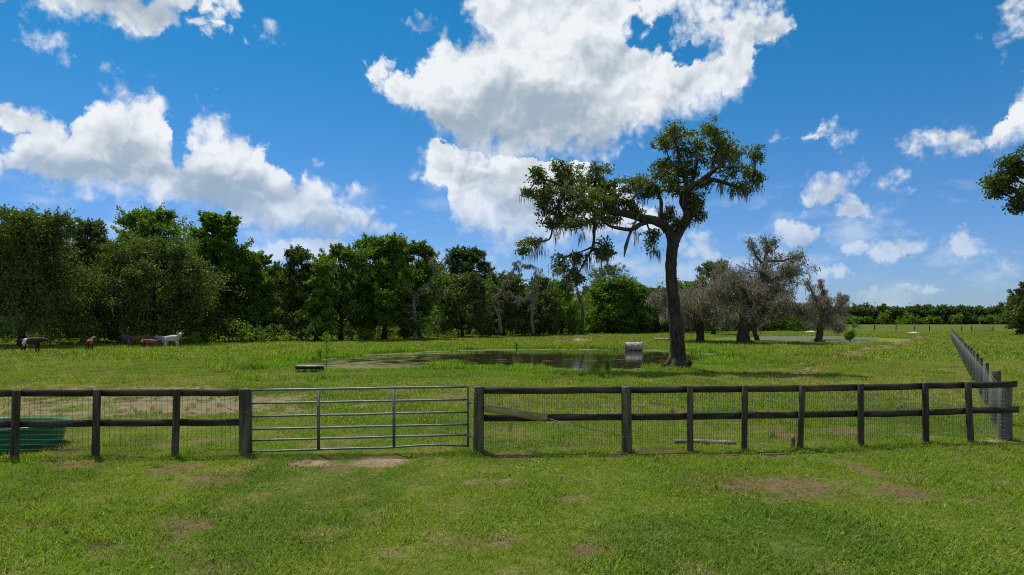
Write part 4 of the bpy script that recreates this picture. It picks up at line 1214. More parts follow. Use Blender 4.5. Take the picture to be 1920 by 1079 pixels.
twist_tree('grey_oak', 'grey moss-covered tree nearest the right of the pond oak trunk', [
    ([q(1312, 644), q(1313, 635), q(1312, 618), q(1314, 600), q(1316, 575), q(1318, 550), q(1320, 525)], [.6, .5, .46, .42, .3, .2, .08]),
    ([q(1313, 605), q(1295, 585, -1), q(1272, 570, -1), q(1245, 562, -1), q(1222, 566, -1)], [.3, .24, .18, .12, .05]),
    ([q(1314, 600), q(1330, 575, 1), q(1342, 550, 1), q(1352, 530, 1)], [.28, .2, .14, .05]),
    ([q(1316, 580), q(1298, 555, 1.5), q(1282, 535, 2), q(1270, 522, 2)], [.24, .18, .12, .04]),
    ([q(1313, 600), q(1308, 580, -3), q(1290, 560, -5)], [.22, .15, .06]),
    ([q(1313, 603), q(1290, 592, -2), q(1262, 590, -3), q(1238, 596, -3)], [.24, .17, .1, .04]),
    ([q(1314, 598), q(1332, 590, -2), q(1350, 592, -3)], [.22, .15, .05]),
    ([q(1315, 585), q(1285, 565, 3), q(1255, 545, 4), q(1232, 545, 4)], [.24, .17, .1, .04]),
], 'mid_bark', 4, 2, 'greymoss', 3, ('oak', 40), 2.6, base=G(1312, 642))  # darker trunk bark again stands in for the shade on it
q = PT(88)
twist_tree('grey_oak', 'slim dark leaning trunk just behind the tallest grey tree', [
    ([q(1420, 642), q(1417, 628), q(1413, 610), q(1416, 590), q(1430, 570), q(1452, 556), q(1470, 552)], [.34, .30, .28, .25, .2, .14, .05]),
    ([q(1416, 590), q(1400, 570, 1), q(1395, 545, 1)], [.2, .14, .05]),
], 'mid_bark', 3, 3, 'greymoss', 2, None, 1.7, base=G(1420, 640.5))
q = PT(83.5)
twist_tree('grey_oak', 'smallest grey moss-covered tree, standing alone at the right end of the group', [
    ([q(1534, 645), q(1535, 635), q(1537, 620), q(1541, 602), q(1540, 585), q(1536, 570)], [.48, .42, .36, .32, .27, .2]),
    ([q(1537, 575), q(1528, 560), q(1520, 542), q(1513, 522)], [.2, .15, .1, .03]),
    ([q(1540, 585), q(1542, 565), q(1543, 545), q(1538, 526)], [.2, .16, .1, .03]),
    ([q(1540, 598), q(1555, 585, -1), q(1568, 572, -1), q(1574, 556, -1)], [.2, .15, .1, .03]),
    ([q(1541, 605), q(1558, 602, .5), q(1572, 605, .5), q(1578, 618, .5)], [.16, .12, .08, .04]),
    ([q(1537, 595), q(1522, 580, 1), q(1505, 575, 1), q(1496, 585, 1)], [.16, .12, .08, .03]),
], 'mid_bark', 3, 3, 'greymoss', 3, None, 1.5, base=G(1534, 643))
# bare twisted trees in front of the wood
q = PT(104)
twist_tree('bare_tree', 'twisted bare grey tree with hanging moss in front of the middle of the wood', [
    ([q(938, 625), q(936, 600), q(926, 575), q(926, 560), q(940, 548), q(948, 530), q(960, 515), q(966, 500), q(972, 490)], [.36, .3, .26, .22, .2, .17, .13, .09, .04]),
    ([q(964, 505), q(978, 502), q(992, 498), q(1004, 502)], [.08, .06, .04, .02]),
    ([q(940, 548), q(955, 550), q(968, 560)], [.1, .08, .03])], 'grey_bark', 2, 3, 'moss', 1, None, 1.3, base=(q(938, 625)[0], 104, 0))
twist_tree('bare_tree', 'bare grey tree leaning right beside the twisted one', [
    ([q(1000, 625), q(998, 600), q(998, 570), q(999, 545), q(1003, 520), q(1004, 508)], [.22, .2, .17, .12, .08, .03]),
    ([q(960, 568), q(975, 566), q(990, 556), q(1004, 540), q(1012, 520), q(1014, 508)], [.16, .15, .13, .10, .06, .02])], 'grey_bark', 2, 2, 'moss', 1, None, 1.2, base=(q(1000, 625)[0], 104, 0))
q = PT(92)
twist_tree('dead_tree', 'pale broken dead tree with drooping bare branches beside the open topped tree', [
    ([q(779, 640), q(779, 620), q(777, 595), q(775, 565), q(778, 552)], [.34, .28, .24, .2, .1]),
    ([q(777, 562), q(792, 545), q(806, 530), q(816, 512), q(822, 498), q(836, 482)], [.14, .12, .1, .08, .06, .02]),
    ([q(806, 530), q(818, 540), q(826, 556)], [.07, .05, .02]),
    ([q(812, 515), q(830, 508), q(844, 500)], [.07, .05, .02]),
    ([q(790, 546), q(806, 548), q(822, 544), q(840, 545)], [.07, .05, .04, .02]),
    ([q(816, 512), q(810, 498), q(806, 486)], [.06, .04, .02])], 'grey_bark', 2, 0, 'moss', 3, None, 1.5, base=(q(779, 640)[0], 92, 0))
q = PT(118)
twist_tree('bare_tree', 'slim bare dark tree left of the round saturated green tree', [
    ([q(1091, 627), q(1092, 600), q(1091, 575), q(1086, 555), q(1082, 540)], [.28, .26, .22, .16, .06]),
    ([q(1088, 560), q(1093, 545), q(1100, 538)], [.1, .08, .03])], 'mid_bark', 2, 2, 'moss', 1, None, 1.0, base=(q(1091, 627)[0], 118, 0))
q = PT(89)
twist_tree('dead_tree', 'leafless twig top poking up beside the dark mossy tree', [
    ([q(545, 640), q(545, 560), q(540, 500), q(536, 480), q(533, 468)], [.2, .15, .1, .05, .02])], 'mid_bark', 2, 0, 'moss', 1, None, 1.0, base=(q(545, 640)[0], 89, 0))
q = PT(94)
twist_tree('dead_tree', 'pair of thin bare branches rising between the green crowns of mid wood', [
    ([q(612, 640), q(612, 560), q(614, 500), q(610, 476), q(606, 466)], [.2, .15, .1, .05, .02]), ([q(614, 500), q(622, 480), q(624, 468)], [.06, .04, .02])], 'mid_bark', 2, 0, 'moss', 1, None, 1.0, base=(q(612, 640)[0], 94, 0))

# overhanging oak whose trunk stands outside the frame at the right
def side_oak():
    d = 26.0
    q = PT(d)
    base = Vector((q(2090, 600)[0], d, 0))
    root = empty('overhanging_oak', base, 'dark oak branch reaching in from beyond the right edge of the sky', 'tree')
    tr, cr = MB(), MB()
    tr.tube([(base.x, d, -.1), (base.x, d, 2.5), (base.x - .1, d, 5), (base.x - .3, d, 7.2)], [.5, .38, .33, .2], 12, True, .15)
    tips = [(1850, 370), (1870, 345), (1888, 300), (1905, 372), (1915, 330), (1868, 385), (1925, 290), (1935, 395), (1880, 395), (1840, 355), (1890, 330), (1950, 340), (1970, 290), (1985, 380), (2010, 320), (2050, 280), (2060, 370), (2130, 300), (2160, 360), (1905, 405), (1862, 318), (1862, 340), (1922, 358)]
    root_p = q(2080, 420)
    for (px, py) in tips:
        c = q(px + 14, py - 8, rng.normal() * .8)
        tr.tube(bez(root_p, (root_p + c) / 2 + np.array([0, 0, -.3]), c, 8), np.linspace(.12, .02, 8), 6, False)
        P, sub = clump(c, (.44, .5, .30), 26, 22, (.20, .20, .14), .2)
        leaves(cr, P, .06, .033, .5)
        for s_ in sub[::2]:
            tr.tube(bez(c, (c + s_) / 2, s_, 3), [.015, .01, .005], 4, False)
    tr.build('trunk', M['dark_bark'], root, True)
    cr.build('crown', L['dark'], root)
side_oak()

# palmetto clumps
def palmetto(label, px, py, wpx, hpx, n=16, mat='dark', cat='palmetto', dy=0.0):
    g = G(px, py) + Vector((0, dy, 0)); w_ = wpx / F * g.y; h = hpx / F * g.y
    root = empty('palmetto', g, label, cat)
    for i in range(n):
        m = MB()
        a = i * 2.4; t = 0.25 + 0.75 * rng.random()
        d_ = np.array([math.cos(a), math.sin(a), 0]); s_ = np.array([-d_[1], d_[0], 0])
        b = np.array(g)
        for k in range(5):
            f = (k - 2) * 0.22
            dd = d_ * math.cos(f) + s_ * math.sin(f)
            e = b + dd * w_ / 2 * t + np.array([0, 0, h * (1.15 - t * .7)])
            mid = b + dd * w_ / 4 * t + np.array([0, 0, h * (1.0 - t * .45)])
            sd_ = np.cross(dd, (0, 0, 1)) * .035
            m.add([b - sd_ * .3, b + sd_ * .3, mid + sd_, mid - sd_, e], [(0, 1, 2, 3)], [(3, 2, 4)])
        m.build('frond', L[mat], root)
palmetto('spiky dark palmetto clump at the right foot of the pond oak', 1292, 692, 34, 20, 20)
palmetto('smaller spiky palmetto clump at the left foot of the pond oak', 1244, 694, 22, 14, 14)
palmetto('dark spiky clump at the foot of the tallest grey tree', 1408, 646, 22, 9, 12)
palmetto('dark spiky clump at the foot of the smallest grey tree', 1545, 644, 14, 7, 10)
palmetto('pale green palmetto clump at the edge of the wood left of the dark trunks', 516, 643, 22, 14, 14, 'moss')

# ------------------------------------------------------------------ fences
def tubeline(mb_, a, b, r, k=4):
    mb_.tube([a, b], r, k, True)
def round_post(name, parent, b, topz, r, mat, tilt=(0, 0), k=14):
    m = MB()
    zs = [-0.25, 0.0, 0.25, topz * .4, topz * .7, topz - 0.02, topz]
    pts = [(b.x + tilt[0] * z_, b.y + tilt[1] * z_, z_) for z_ in zs]
    m.tube(pts, [r * 1.02, r * 1.02, r, r * .99, r * .98, r * .97, r * .90], k, True, .05)
    return m.build(name, M[mat], parent, True) if False else m.build(name, M[mat], parent)
def board(parent, a, b, z0a, z0b, hh, th=0.045, mat='board_wood', name='board'):
    """a, b ground points; z tops at each end"""
    m = MB()
    a = Vector((a.x, a.y, 0)); b = Vector((b.x, b.y, 0))
    dr = (b - a).normalized(); nn = Vector((-dr.y, dr.x, 0)) * th / 2
    n = 5
    V = []
    for i in range(n):
        t = i / (n - 1); p = a.lerp(b, t); zt = lerp(z0a, z0b, t) - 0.012 * math.sin(math.pi * t) * (random.random() * 1.2)
        for s_, zz in ((-1, zt - hh), (1, zt - hh), (1, zt), (-1, zt)):
            V.append((p.x + nn.x * s_, p.y + nn.y * s_, zz))
    q_ = []
    for i in range(n - 1):
        for k in range(4):
            q_.append((i * 4 + k, i * 4 + (k + 1) % 4, i * 4 + 4 + (k + 1) % 4, i * 4 + 4 + k))
    q_ += [(0, 3, 2, 1), (n * 4 - 4, n * 4 - 3, n * 4 - 2, n * 4 - 1)]
    m.add(V, q_)
    return m.build(name, M[mat], parent)
def mesh_panel(mb_, a, b, z0, z1a, z1b, dv, dh, r=0.0034, wob=0.006):
    """woven wire from a to b"""
    Lg = (b - a).length
    nv = max(2, int(Lg / dv))
    for i in range(nv + 1):
        t = i / nv; p = a.lerp(b, t); zt = lerp(z1a, z1b, t)
        w1, w2 = random.gauss(0, wob), random.gauss(0, wob)
        tubeline(mb_, (p.x + w1, p.y, z0), (p.x + w2, p.y + w2, zt), r, 3)
    nh = int((max(z1a, z1b) - z0) / dh)
    for j in range(nh + 1):
        f = j / nh
        za, zb = lerp(z0, z1a, f), lerp(z0, z1b, f)
        n = max(3, int(Lg / 0.5))
        P = [(lerp(a.x, b.x, i / n), lerp(a.y, b.y, i / n), lerp(za, zb, i / n) + random.gauss(0, wob * .6)) for i in range(n + 1)]
        mb_.tube(P, r, 3, False)
PD = [ # px base, base row, px top, top row, half width px, kind
    (-122, 861, -120, 733, 7.5, 'l'), (27, 860, 31, 732, 7.5, 'l'), (179, 857.5, 182, 731, 7.0, 'l'), (328, 855.5, 332, 730.5, 6.6, 'l'), (459, 854.5, 459, 729.5, 10.8, 'g')]
PR = [(897, 849, 898, 725, 10.2, 'g'), (1175, 848, 1174, 725, 9.8, 'g'), (1294, 847, 1294, 723.5, 5.8, 'l'), (1395, 846, 1397, 723, 5.6, 'l'), (1500, 843, 1505, 722.5, 5.6, 'l'), (1614, 839, 1614, 720, 5.6, 'l'), (1736, 833, 1735, 718, 5.8, 'l'), (1820, 831, 1815, 716.5, 6.0, 'l')]
def make_front(name, label, rows, group=None):
    g0 = G(rows[0][0], rows[0][1])
    root = empty(name, g0, label, 'fence', group)
    info = []
    for (bx, by, tx, ty, hw, kd) in rows:
        g = G(bx, by); d = g.y
        tz = W(tx, ty, d).z; tlt = (tx - bx) / F * d / tz
        r = hw / F * d
        round_post('post', root, g, tz, r, 'post_wood' if kd == 'g' else 'line_post_wood', (tlt, 0), 16 if kd == 'g' else 10)
        info.append((g, tz, r, kd, tlt))
    return root, info
left, LI = make_front('board_fence', 'dark two-board wooden fence with wire mesh left of the metal gate', PD)
right, RI = make_front('board_fence', 'long dark two-board wooden fence with wire mesh from the gate to the right corner', PR)
def zrow(px, d, y):
    return H - (y - HZ) / F * d
def rails(root, I, rows, tops, mids, dv, dh):
    wm = MB()
    for i in range(len(I) - 1):
        (g0, t0, r0, k0, _), (g1, t1, r1, k1, _) = I[i], I[i + 1]
        dr = (g1 - g0).normalized(); back = Vector((-dr.y, dr.x, 0))
        off0 = 0 if k0 == 'g' else r0 + 0.028
        off1 = 0 if k1 == 'g' else r1 + 0.028
        a = g0 + back * off0 + (dr * (r0 * .93) if k0 == 'g' else Vector((0, 0, 0)))
        b = g1 + back * off1 - (dr * (r1 * .93) if k1 == 'g' else Vector((0, 0, 0)))
        if k0 != 'g': a += dr * 0.003
        if k1 != 'g': b -= dr * 0.003
        px0, px1 = rows[i][0], rows[i + 1][0]
        for tab, hh in ((tops, 0.148), (mids, 0.148)):
            za = zrow(0, a.y, np.interp(px0, *tab)); zb = zrow(0, b.y, np.interp(px1, *tab))
            board(root, a, b, za + random.gauss(0, .005), zb + random.gauss(0, .005), hh)
        wa, wb = a + back * 0.034, b + back * 0.034
        za = zrow(0, wa.y, np.interp(px0, *tops) + 3); zb = zrow(0, wb.y, np.interp(px1, *tops) + 3)
        mesh_panel(wm, wa, wb, 0.16, za, zb, dv, dh)
    o = wm.build('wire_mesh', M['wire'], root)
    return o
rails(left, LI, PD, ([-122, 27, 179, 328, 459], [733, 731, 730.5, 730, 729.8]), ([-122, 27, 179, 328, 459], [790, 788.5, 787, 785.5, 785]), 0.105, 0.10)
def corner():
    g = G(1884, 826)
    d = g.y
    topz = zrow(0, d, 722)
    round_post('corner_post', right, g, topz, 0.15, 'corner_wood', (0, 0), 18)
    # last boards run in front of the corner post
    (g0, t0, r0, k0, _) = RI[-1]
    dr = (g - g0).normalized(); back = Vector((-dr.y, dr.x, 0))
    a = g0 + back * (r0 + .028) + dr * 0.003
    e = g - back * 0.19 + dr * 0.14
    e2 = e + dr * 0.06
    board(right, a, e, zrow(0, a.y, 716.5), zrow(0, e.y, 714.5), 0.15)
    board(right, a, e2, zrow(0, a.y, 763.5), zrow(0, e2.y, 762.5), 0.15)
    wm = MB()
    mesh_panel(wm, a + back * .034, g - back * .16, 0.16, 1.35, 1.35, .052, .10)
    # mesh wrapped round the corner post
    for j in range(13):
        z_ = 0.08 + j * 0.105
        P = [(g.x + .158 * math.cos(t), g.y + .158 * math.sin(t), z_) for t in np.linspace(-2.9, 2.2, 16)]
        wm.tube(P, .004, 3, False)
    for t in np.linspace(-2.9, 2.2, 18):
        tubeline(wm, (g.x + .158 * math.cos(t), g.y + .158 * math.sin(t), .05), (g.x + .158 * math.cos(t), g.y + .158 * math.sin(t), topz - .03), .003, 3)
    wm.build('wire_mesh', M['galv_wire'], right)
    return g
CG = corner()
rails(right, RI, PR, ([897, 1175, 1294, 1395, 1505, 1614, 1735, 1815], [725.5, 725.3, 724, 723.3, 722.6, 720.5, 718.3, 716.5]),
      ([897, 1175, 1294, 1395, 1505, 1614, 1735, 1815], [778, 776.5, 774.5, 773, 771.5, 769.5, 768.5, 764]), 0.052, 0.105)
def brace():
    g = RI[0][0]; d = g.y - .10
    m = MB()
    a = W(908, 765, d); b = W(1026, 785, d - .05)
    P = [a.lerp(b, t) for t in (0, .02, .25, .5, .75, .98, 1)]
    m.tube(P, [.066, .078, .080, .082, .084, .082, .070], 12, True, .10)
    m.build('brace_pole', M['brace_wood'], right)
    wr = MB()
    e = W(1165, 818, RI[1][0].y - .02)
    wr.tube([b, b.lerp(e, .5) + Vector((0, 0, -.01)), e], .006, 4)
    c = RI[1][0]
    wr.tube([(c.x + .155 * math.cos(t), c.y + .155 * math.sin(t), e.z - .01 * math.sin(t)) for t in np.linspace(-3.1, .1, 12)], .005, 4)
    wr.build('brace_wire', M['galv_wire'], right)
    # wire round the head of the gate post and bolts right through it
    w2 = MB()
    c = RI[0][0]; r = RI[0][2] + .006
    w2.tube([(c.x + r * math.cos(t), c.y + r * math.sin(t), 1.42 - .07 * (t + 3.0)) for t in np.linspace(-3.0, 0.1, 14)], .004, 4)
    w2.build('wire_loop', M['galv_wire'], right)
    for y_ in (755, 820):
        w3_ = MB()
        p = W(906, y_, c.y - .0)
        w3_.tube([p, p + Vector((.17, -.01, 0))], .009, 6)
        w3_.build('hinge_bolt', M['gate_steel'], right)
brace()
def left_wires():
    c = LI[-1][0]; r = LI[-1][2] + .006
    m = MB()
    z_ = zrow(0, c.y, 772)
    m.tube([(c.x + r * math.cos(t), c.y + r * math.sin(t), z_ + .01 * math.sin(3 * t)) for t in np.linspace(-math.pi, math.pi, 24)], .007, 4)
    d = c.y - .02
    a, b, e = W(404, 747, d + .1), W(424, 765, d), W(449, 773, d - .02)
    m.tube([a, b, e], .006, 4)
    for t in (0.2, .4, .6, .8):
        p = b.lerp(e, t)
        tubeline(m, p + Vector((-.015, 0, .025)), p + Vector((.015, 0, -.025)), .003, 3)
    m.build('barbed_wire', M['galv_wire'], left)
left_wires()

# receding side fence
def side_fence():
    dr = Vector((0.627, 1.0, 0)).normalized()
    P0 = G(1884, 826)
    root = empty('wire_fence', P0, 'long wire mesh fence on wooden posts running away from the right corner into the field', 'fence')
    ds = [19.3, 23.5, 26.4, 29.4, 32.6, 35.6, 38.6, 41.6] + [41.6 + 3.05 * k for k in range(1, 18)]
    poss = []
    for i, d in enumerate(ds):
        x = P0.x + (d - P0.y) * 0.627
        g = Vector((x, d, 0)); poss.append(g)
        round_post('post', root, g, 1.47 if i else 1.52, 0.115 if i == 0 else 0.068, 'post_wood', (random.gauss(0, .012), random.gauss(0, .012)), 14 if i == 0 else 8)
    m = MB()
    side = Vector((-dr.y, dr.x, 0)) * 0.085   # netting on the field side
    pts = [P0 + side * 1.8] + [p + side * (1.4 if i == 0 else .9) for i, p in enumerate(poss)]
    for a, b in zip(pts[:-1], pts[1:]):
        dv = 0.13 if a.y < 42 else 0.26
        mesh_panel(m, a, b, .08, 1.30, 1.30, dv, .125, .0016 if a.y < 42 else .0025)
        # sagging top strand
        m.tube([a + Vector((0, 0, 1.42)), a.lerp(b, .5) + Vector((0, 0, 1.37)), b + Vector((0, 0, 1.42))], .005, 3, False)
    m.build('wire_mesh', M['galv_wire'], root)
side_fence()

def far_fence(label, pts, h, r=0.06, wires=4, name='wire_fence'):
    root = empty(name, pts[0], label, 'fence')
    for p in pts:
        round_post('post', root, p, h * (0.92 + .16 * random.random()), r, 'line_post_wood', (random.gauss(0, .02), 0), 7)
    m = MB()
    for k in range(wires):
        z_ = h * (k + 1) / (wires + .6)
        m.tube([p + Vector((0, -r, z_ + random.gauss(0, .01))) for p in pts], .006, 3, False)
    m.build('wires', M['wire'], root)
    return root
far_fence('low wire fence on dark posts along the edge of the wood behind the pond', [G(*p) for p in ((380, 645), (436, 645), (493, 643.5), (556, 642.5), (602, 641.5), (660, 640), (719, 638.5), (756, 637.5), (790, 636.5), (821, 635.5), (860, 634.5), (905, 633), (960, 631), (1018, 628.5), (1055, 627.5), (1072, 627.3), (1105, 626), (1160, 625), (1220, 624))], 1.25, .07)
far_fence('far wire fence on scattered posts crossing the field at the right', [G(*p) for p in ((1600, 619), (1640, 619.5), (1680, 620), (1715, 620.5), (1743, 621), (1803, 622), (1822, 622.5), (1862, 623), (1907, 624), (1950, 625))], 1.25, .12)
def far_gate():
    a, b = G(1824, 622.7), G(1860, 623)
    root = empty('field_gate', a, 'small far pipe gate in the fence crossing the field at the right', 'gate')
    for k in range(4):
        m = MB(); z_ = .35 + k * .27
        m.tube([a + Vector((.2, -.1, z_)), b + Vector((-.2, -.1, z_))], .03, 6)
        m.build('rail', M['gate_steel'], root)
    for t in (.04, .96):
        m = MB(); p = a.lerp(b, t)
        m.tube([p + Vector((0, -.15, .25)), p + Vector((0, -.15, 1.2))], .03, 6)
        m.build('upright', M['gate_steel'], root)
far_gate()

# ------------------------------------------------------------------ the metal gate
def gate():
    A, B = LI[-1][0], RI[0][0]
    dr = (B - A).normalized()
    back = Vector((-dr.y, dr.x, 0))
    root = empty('metal_gate', A, 'blue-grey tubular metal farm gate with six rails between two wooden posts', 'gate')
    def pt(px, py, off=0.0):
        # meet the gate plane (through A, B) at photo column px
        k = (px - 960) / F
        t = (k * A.y - A.x) / (dr.x - k * dr.y)
        p = A + dr * t
        return Vector((p.x, p.y, zrow(0, p.y, py))) + back * off
    Lrows = [732.3, 757, 781.5, 805.5, 826.5, 847.5]
    Rrows = [725.5, 749.5, 773, 796, 815.5, 834]
    for i, (l, r) in enumerate(zip(Lrows, Rrows)):
        m = MB()
        rad = .023 if i else .025
        mid = [pt(470 + (877 - 470) * t, lerp(l, r, t) + (1.2 if (i == 5 and .5 < t < .72) else 0) + random.gauss(0, .15)) for t in np.linspace(0, 1, 9)]
        if i == 5:
            mid[-1] = pt(877, 836.5); mid[-2] = pt(826, 834.5); mid[-3] = pt(790, 835.5)
        m.tube(mid, rad, 12)
        m.build('rail', M['gate_steel'], root, True)
    for px, w_ in ((598, .062), (739, .062)):
        m = MB()
        t = (px - 470) / 407
        p0, p1 = pt(px, lerp(847.5, 834, t) - 1, -.034), pt(px, lerp(732.3, 725.5, t) + 2, -.034)
        m.box(((p0 + p1) / 2)[:], (w_, .018, p1.z - p0.z), math.atan2(dr.y, dr.x))
        m.build('brace_strap', M['gate_steel'], root)
    for px, y0, y1 in ((471, 848.5, 731), (877.5, 838.5, 724)):
        m = MB()
        m.tube([pt(px, y0), pt(px, (y0 + y1) / 2), pt(px, y1)], .025, 12)
        m.build('end_upright', M['gate_steel'], root, True)
    for y_ in (756, 818.5):
        m = MB()
        c = pt(884, y_)
        m.tube([pt(877.5, y_) + Vector((0, 0, -.035)), pt(877.5, y_) + Vector((0, 0, .035))], .034, 10)
        m.tube([c + Vector((-.05, -.03, 0)), c + Vector((.03, -.03, 0)), pt(889, y_)], .013, 6)
        m.tube([c + Vector((-.015, -.03, -.03)), c + Vector((-.015, -.03, .04))], .015, 6)
        m.build('hinge', M['gate_steel'], root)
gate()

# ------------------------------------------------------------------ stock tank behind the left fence
def stock_tank():
    cx, cy = TANK
    root = empty('stock_tank', (cx, cy, 0), 'large green plastic oval stock tank behind the left end of the fence', 'stock tank')
    a, b, h = 1.30, 0.93, 0.56
    n = 56
    th = np.linspace(0, 2 * math.pi, n, endpoint=False)
    def ring(s, z_, lift=0.0):
        e = 0.86
        c = np.sign(np.cos(th)) * np.abs(np.cos(th)) ** e; d = np.sign(np.sin(th)) * np.abs(np.sin(th)) ** e
        return np.stack([cx + a * s * c, cy + b * s * d, np.full(n, z_) + lift * np.cos(th) ** 2], 1)
    prof = [(0.90, -0.02), (0.905, .10), (0.93, .16), (0.925, .175), (0.94, .27), (0.947, .285), (0.945, .30), (0.962, .39), (0.969, .405), (0.967, .42), (0.99, h - .09), (1.03, h - .07), (1.035, h - .01), (1.02, h), (0.985, h - .005), (0.965, h - .05), (0.95, .40), (0.90, .06)]
    m = MB()
    V = np.vstack([ring(s, z_, .02) for s, z_ in prof] + [np.array([[cx, cy, .06]])])
    q_ = []
    for i in range(len(prof) - 1):
        for k in range(n):
            q_.append((i * n + k, i * n + (k + 1) % n, i * n + n + (k + 1) % n, i * n + n + k))
    L_ = (len(prof) - 1) * n
    m.add(V, q_, [(L_ + k, L_ + (k + 1) % n, len(V) - 1) for k in range(n)])
    m.build('shell', M['green_plastic'], root, True)
    w = MB()
    w.add(np.vstack([ring(.90, .20), np.array([[cx, cy, .20]])]), None, [(k, (k + 1) % n, n) for k in range(n)])
    w.build('water', M['tank_water'], root)
    p = MB()
    c = Vector((G(2, 820).x, 0, 0)); yy = cy - b * 0.965
    p.tube([(c.x + .10 * math.cos(t), yy - .01, .36 + .045 * math.sin(t)) for t in np.linspace(0, 6.283, 20)], .014, 6, False)
    p.tube([(c.x, yy + .04, .36), (c.x, yy - .02, .36)], .03, 10)
    p.build('drain_plug', M['black_rubber'], root)
M['tank_water'] = principled('tank_water', lambda N: ((0.02, 0.05, 0.035), None), 0.05, 0, 0.5)
stock_tank()

# feed trough, tub, drum, logs
def trough():
    a, b = G(556, 697.5), G(606, 697.5)
    d = a.y; c = (a + b) / 2
    root = empty('feed_trough', (c.x, d, 0), 'dark metal feed trough on short legs standing in the grass left of the pond', 'feed trough')
    w_ = (b - a).length + .10; h = 0.34
    m = MB()
    ld = .62
    lip = np.array([(-w_ / 2, -ld / 2, h), (w_ / 2, -ld / 2, h), (w_ / 2, ld / 2, h), (-w_ / 2, ld / 2, h)])
    def rg(s, z_): return [(c.x + x * s, d + y * s, z_) for x, y, _ in lip]
    V = rg(1.0, h) + rg(1.0, h - .05) + rg(.95, h - .05) + rg(.86, h - .19) + rg(.82, h - .17) + rg(.94, h - .02)
    q_ = []
    order = [0, 1, 2, 3, 4, 5]
    for i in range(5):
        for k in range(4):
            q_.append((i * 4 + k, i * 4 + (k + 1) % 4, i * 4 + 4 + (k + 1) % 4, i * 4 + 4 + k))
    for k in range(4):
        q_.append((20 + k, 20 + (k + 1) % 4, (k + 1) % 4, k))
    q_ += [(12, 13, 14, 15), (16, 17, 18, 19)]
    m.add(V, q_)
    m.build('trough_bin', M['trough_steel'], root)
    for sx in (-1, 0.42, 1):
        for sy in (-1, 1):
            m = MB()
            m.tube([(c.x + sx * w_ * .43, d + sy * ld * .40, h - .06), (c.x + sx * w_ * .44, d + sy * ld * .44, -.02)], .028, 6)
            m.build('leg', M['trough_steel'], root)
trough()
def tub(label, px, py, r, h):
    g = G(px, py)
    root = empty('rubber_tub', g, label, 'tub')
    m = MB(); n = 24; th = np.linspace(0, 6.283, n, endpoint=False)
    prof = [(.85, 0), (1, h), (1.06, h + .02), (.93, h + .02), (.8, .05)]
    V = np.vstack([np.stack([g.x + r * s * np.cos(th), g.y + r * s * np.sin(th), np.full(n, z_)], 1) for s, z_ in prof] + [np.array([[g.x, g.y, .05]])])
    q_ = [(i * n + k, i * n + (k + 1) % n, i * n + n + (k + 1) % n, i * n + n + k) for i in range(4) for k in range(n)]
    m.add(V, q_, [(4 * n + k, 4 * n + (k + 1) % n, 5 * n) for k in range(n)])
    m.build('tub_wall', M['black_rubber'], root, True)
tub('small black rubber tub at the left tip of the pond', 545.5, 683.5, .21, .10)
def drum():
    g = G(1188.5, 657.8)
    d = g.y; Lg = 31 / F * d; r = 0.40
    root = empty('old_drum', (g.x, d, 0), 'whitish weathered metal drum lying on its side at the far water edge', 'drum')
    rz = 0.12
    ax = Vector((math.cos(rz), math.sin(rz), 0))
    m = MB()
    c = Vector((g.x, d, r - .03))
    P = [c + ax * (Lg * t) for t in (-.5, -.49, -.47, -.17, -.16, -.15, .15, .16, .17, .47, .49, .5)]
    R_ = [r * .9, r * .98, r, r, r * 1.02, r, r, r * 1.02, r, r, r * .98, r * .9]
    m.tube(P, R_, 28, True)
    m.build('shell', M['whitewash'], root, True)
    for sg in (-1, 1):
        e = MB()
        q0 = c + ax * (Lg * .5 * sg)
        e.tube([q0 + ax * (.005 * sg), q0 + ax * (.03 * sg)], [r * .86, r * .82], 28, True)
        e.build('end_cap', M['rust'], root)
drum()
def log(name, label, a, b, r, mat, cat='log', z0=None, stub=True):
    root = empty(name, ((a.x + b.x) / 2, (a.y + b.y) / 2, 0), label, cat)
    m = MB()
    P = [a.lerp(b, t) + Vector((0, random.gauss(0, r * .12), random.gauss(0, r * .1))) for t in np.linspace(0, 1, 9)]
    m.tube(P, [r * (1.05 - .12 * i / 8) for i in range(9)], 12, True, .14)
    m.build('trunk_piece', M[mat], root)
    if stub:
        s_ = MB(); p = a.lerp(b, .62)
        s_.tube([p, p + Vector((.05, -.03, r * 2.0))], [r * .35, r * .2], 6, True, .2)
        s_.build('branch_stub', M[mat], root)
    return root
a, b = G(1271, 838), G(1388, 840)
log('fallen_post', 'weathered round pole lying in the grass behind the fence right of the brace post', Vector((a.x, a.y + .35, .06)), Vector((b.x, b.y + .35, .06)), .055, 'old_wood', 'pole', stub=False)
a, b = G(1228, 639.5), G(1256, 640)
log('fallen_log', 'pale fallen log lying in the field left of the pond oak trunk', Vector((a.x, a.y, .2)), Vector((b.x, b.y, .2)), .19, 'old_wood')
def stub():
    g = G(1486.5, 842)
    root = empty('stump_post', g, 'short broken pale post stub leaning beside the fence', 'post stub')
    m = MB()
    m.tube([g + Vector((-.01, 0, -.1)), g + Vector((0, 0, .1)), g + Vector((.0, 0, .2)), g + Vector((.005, 0, .27)), g + Vector((-.012, 0, .315))], [.055, .056, .05, .042, .02], 9, True, .18)
    m.build('post_body', M['old_wood'], root)
    m = MB()
    m.tube([g + Vector((0, 0, .238)), g + Vector((0, 0, .252))], .046, 9, True)
    m.build('wire_band', M['wire'], root)
stub()
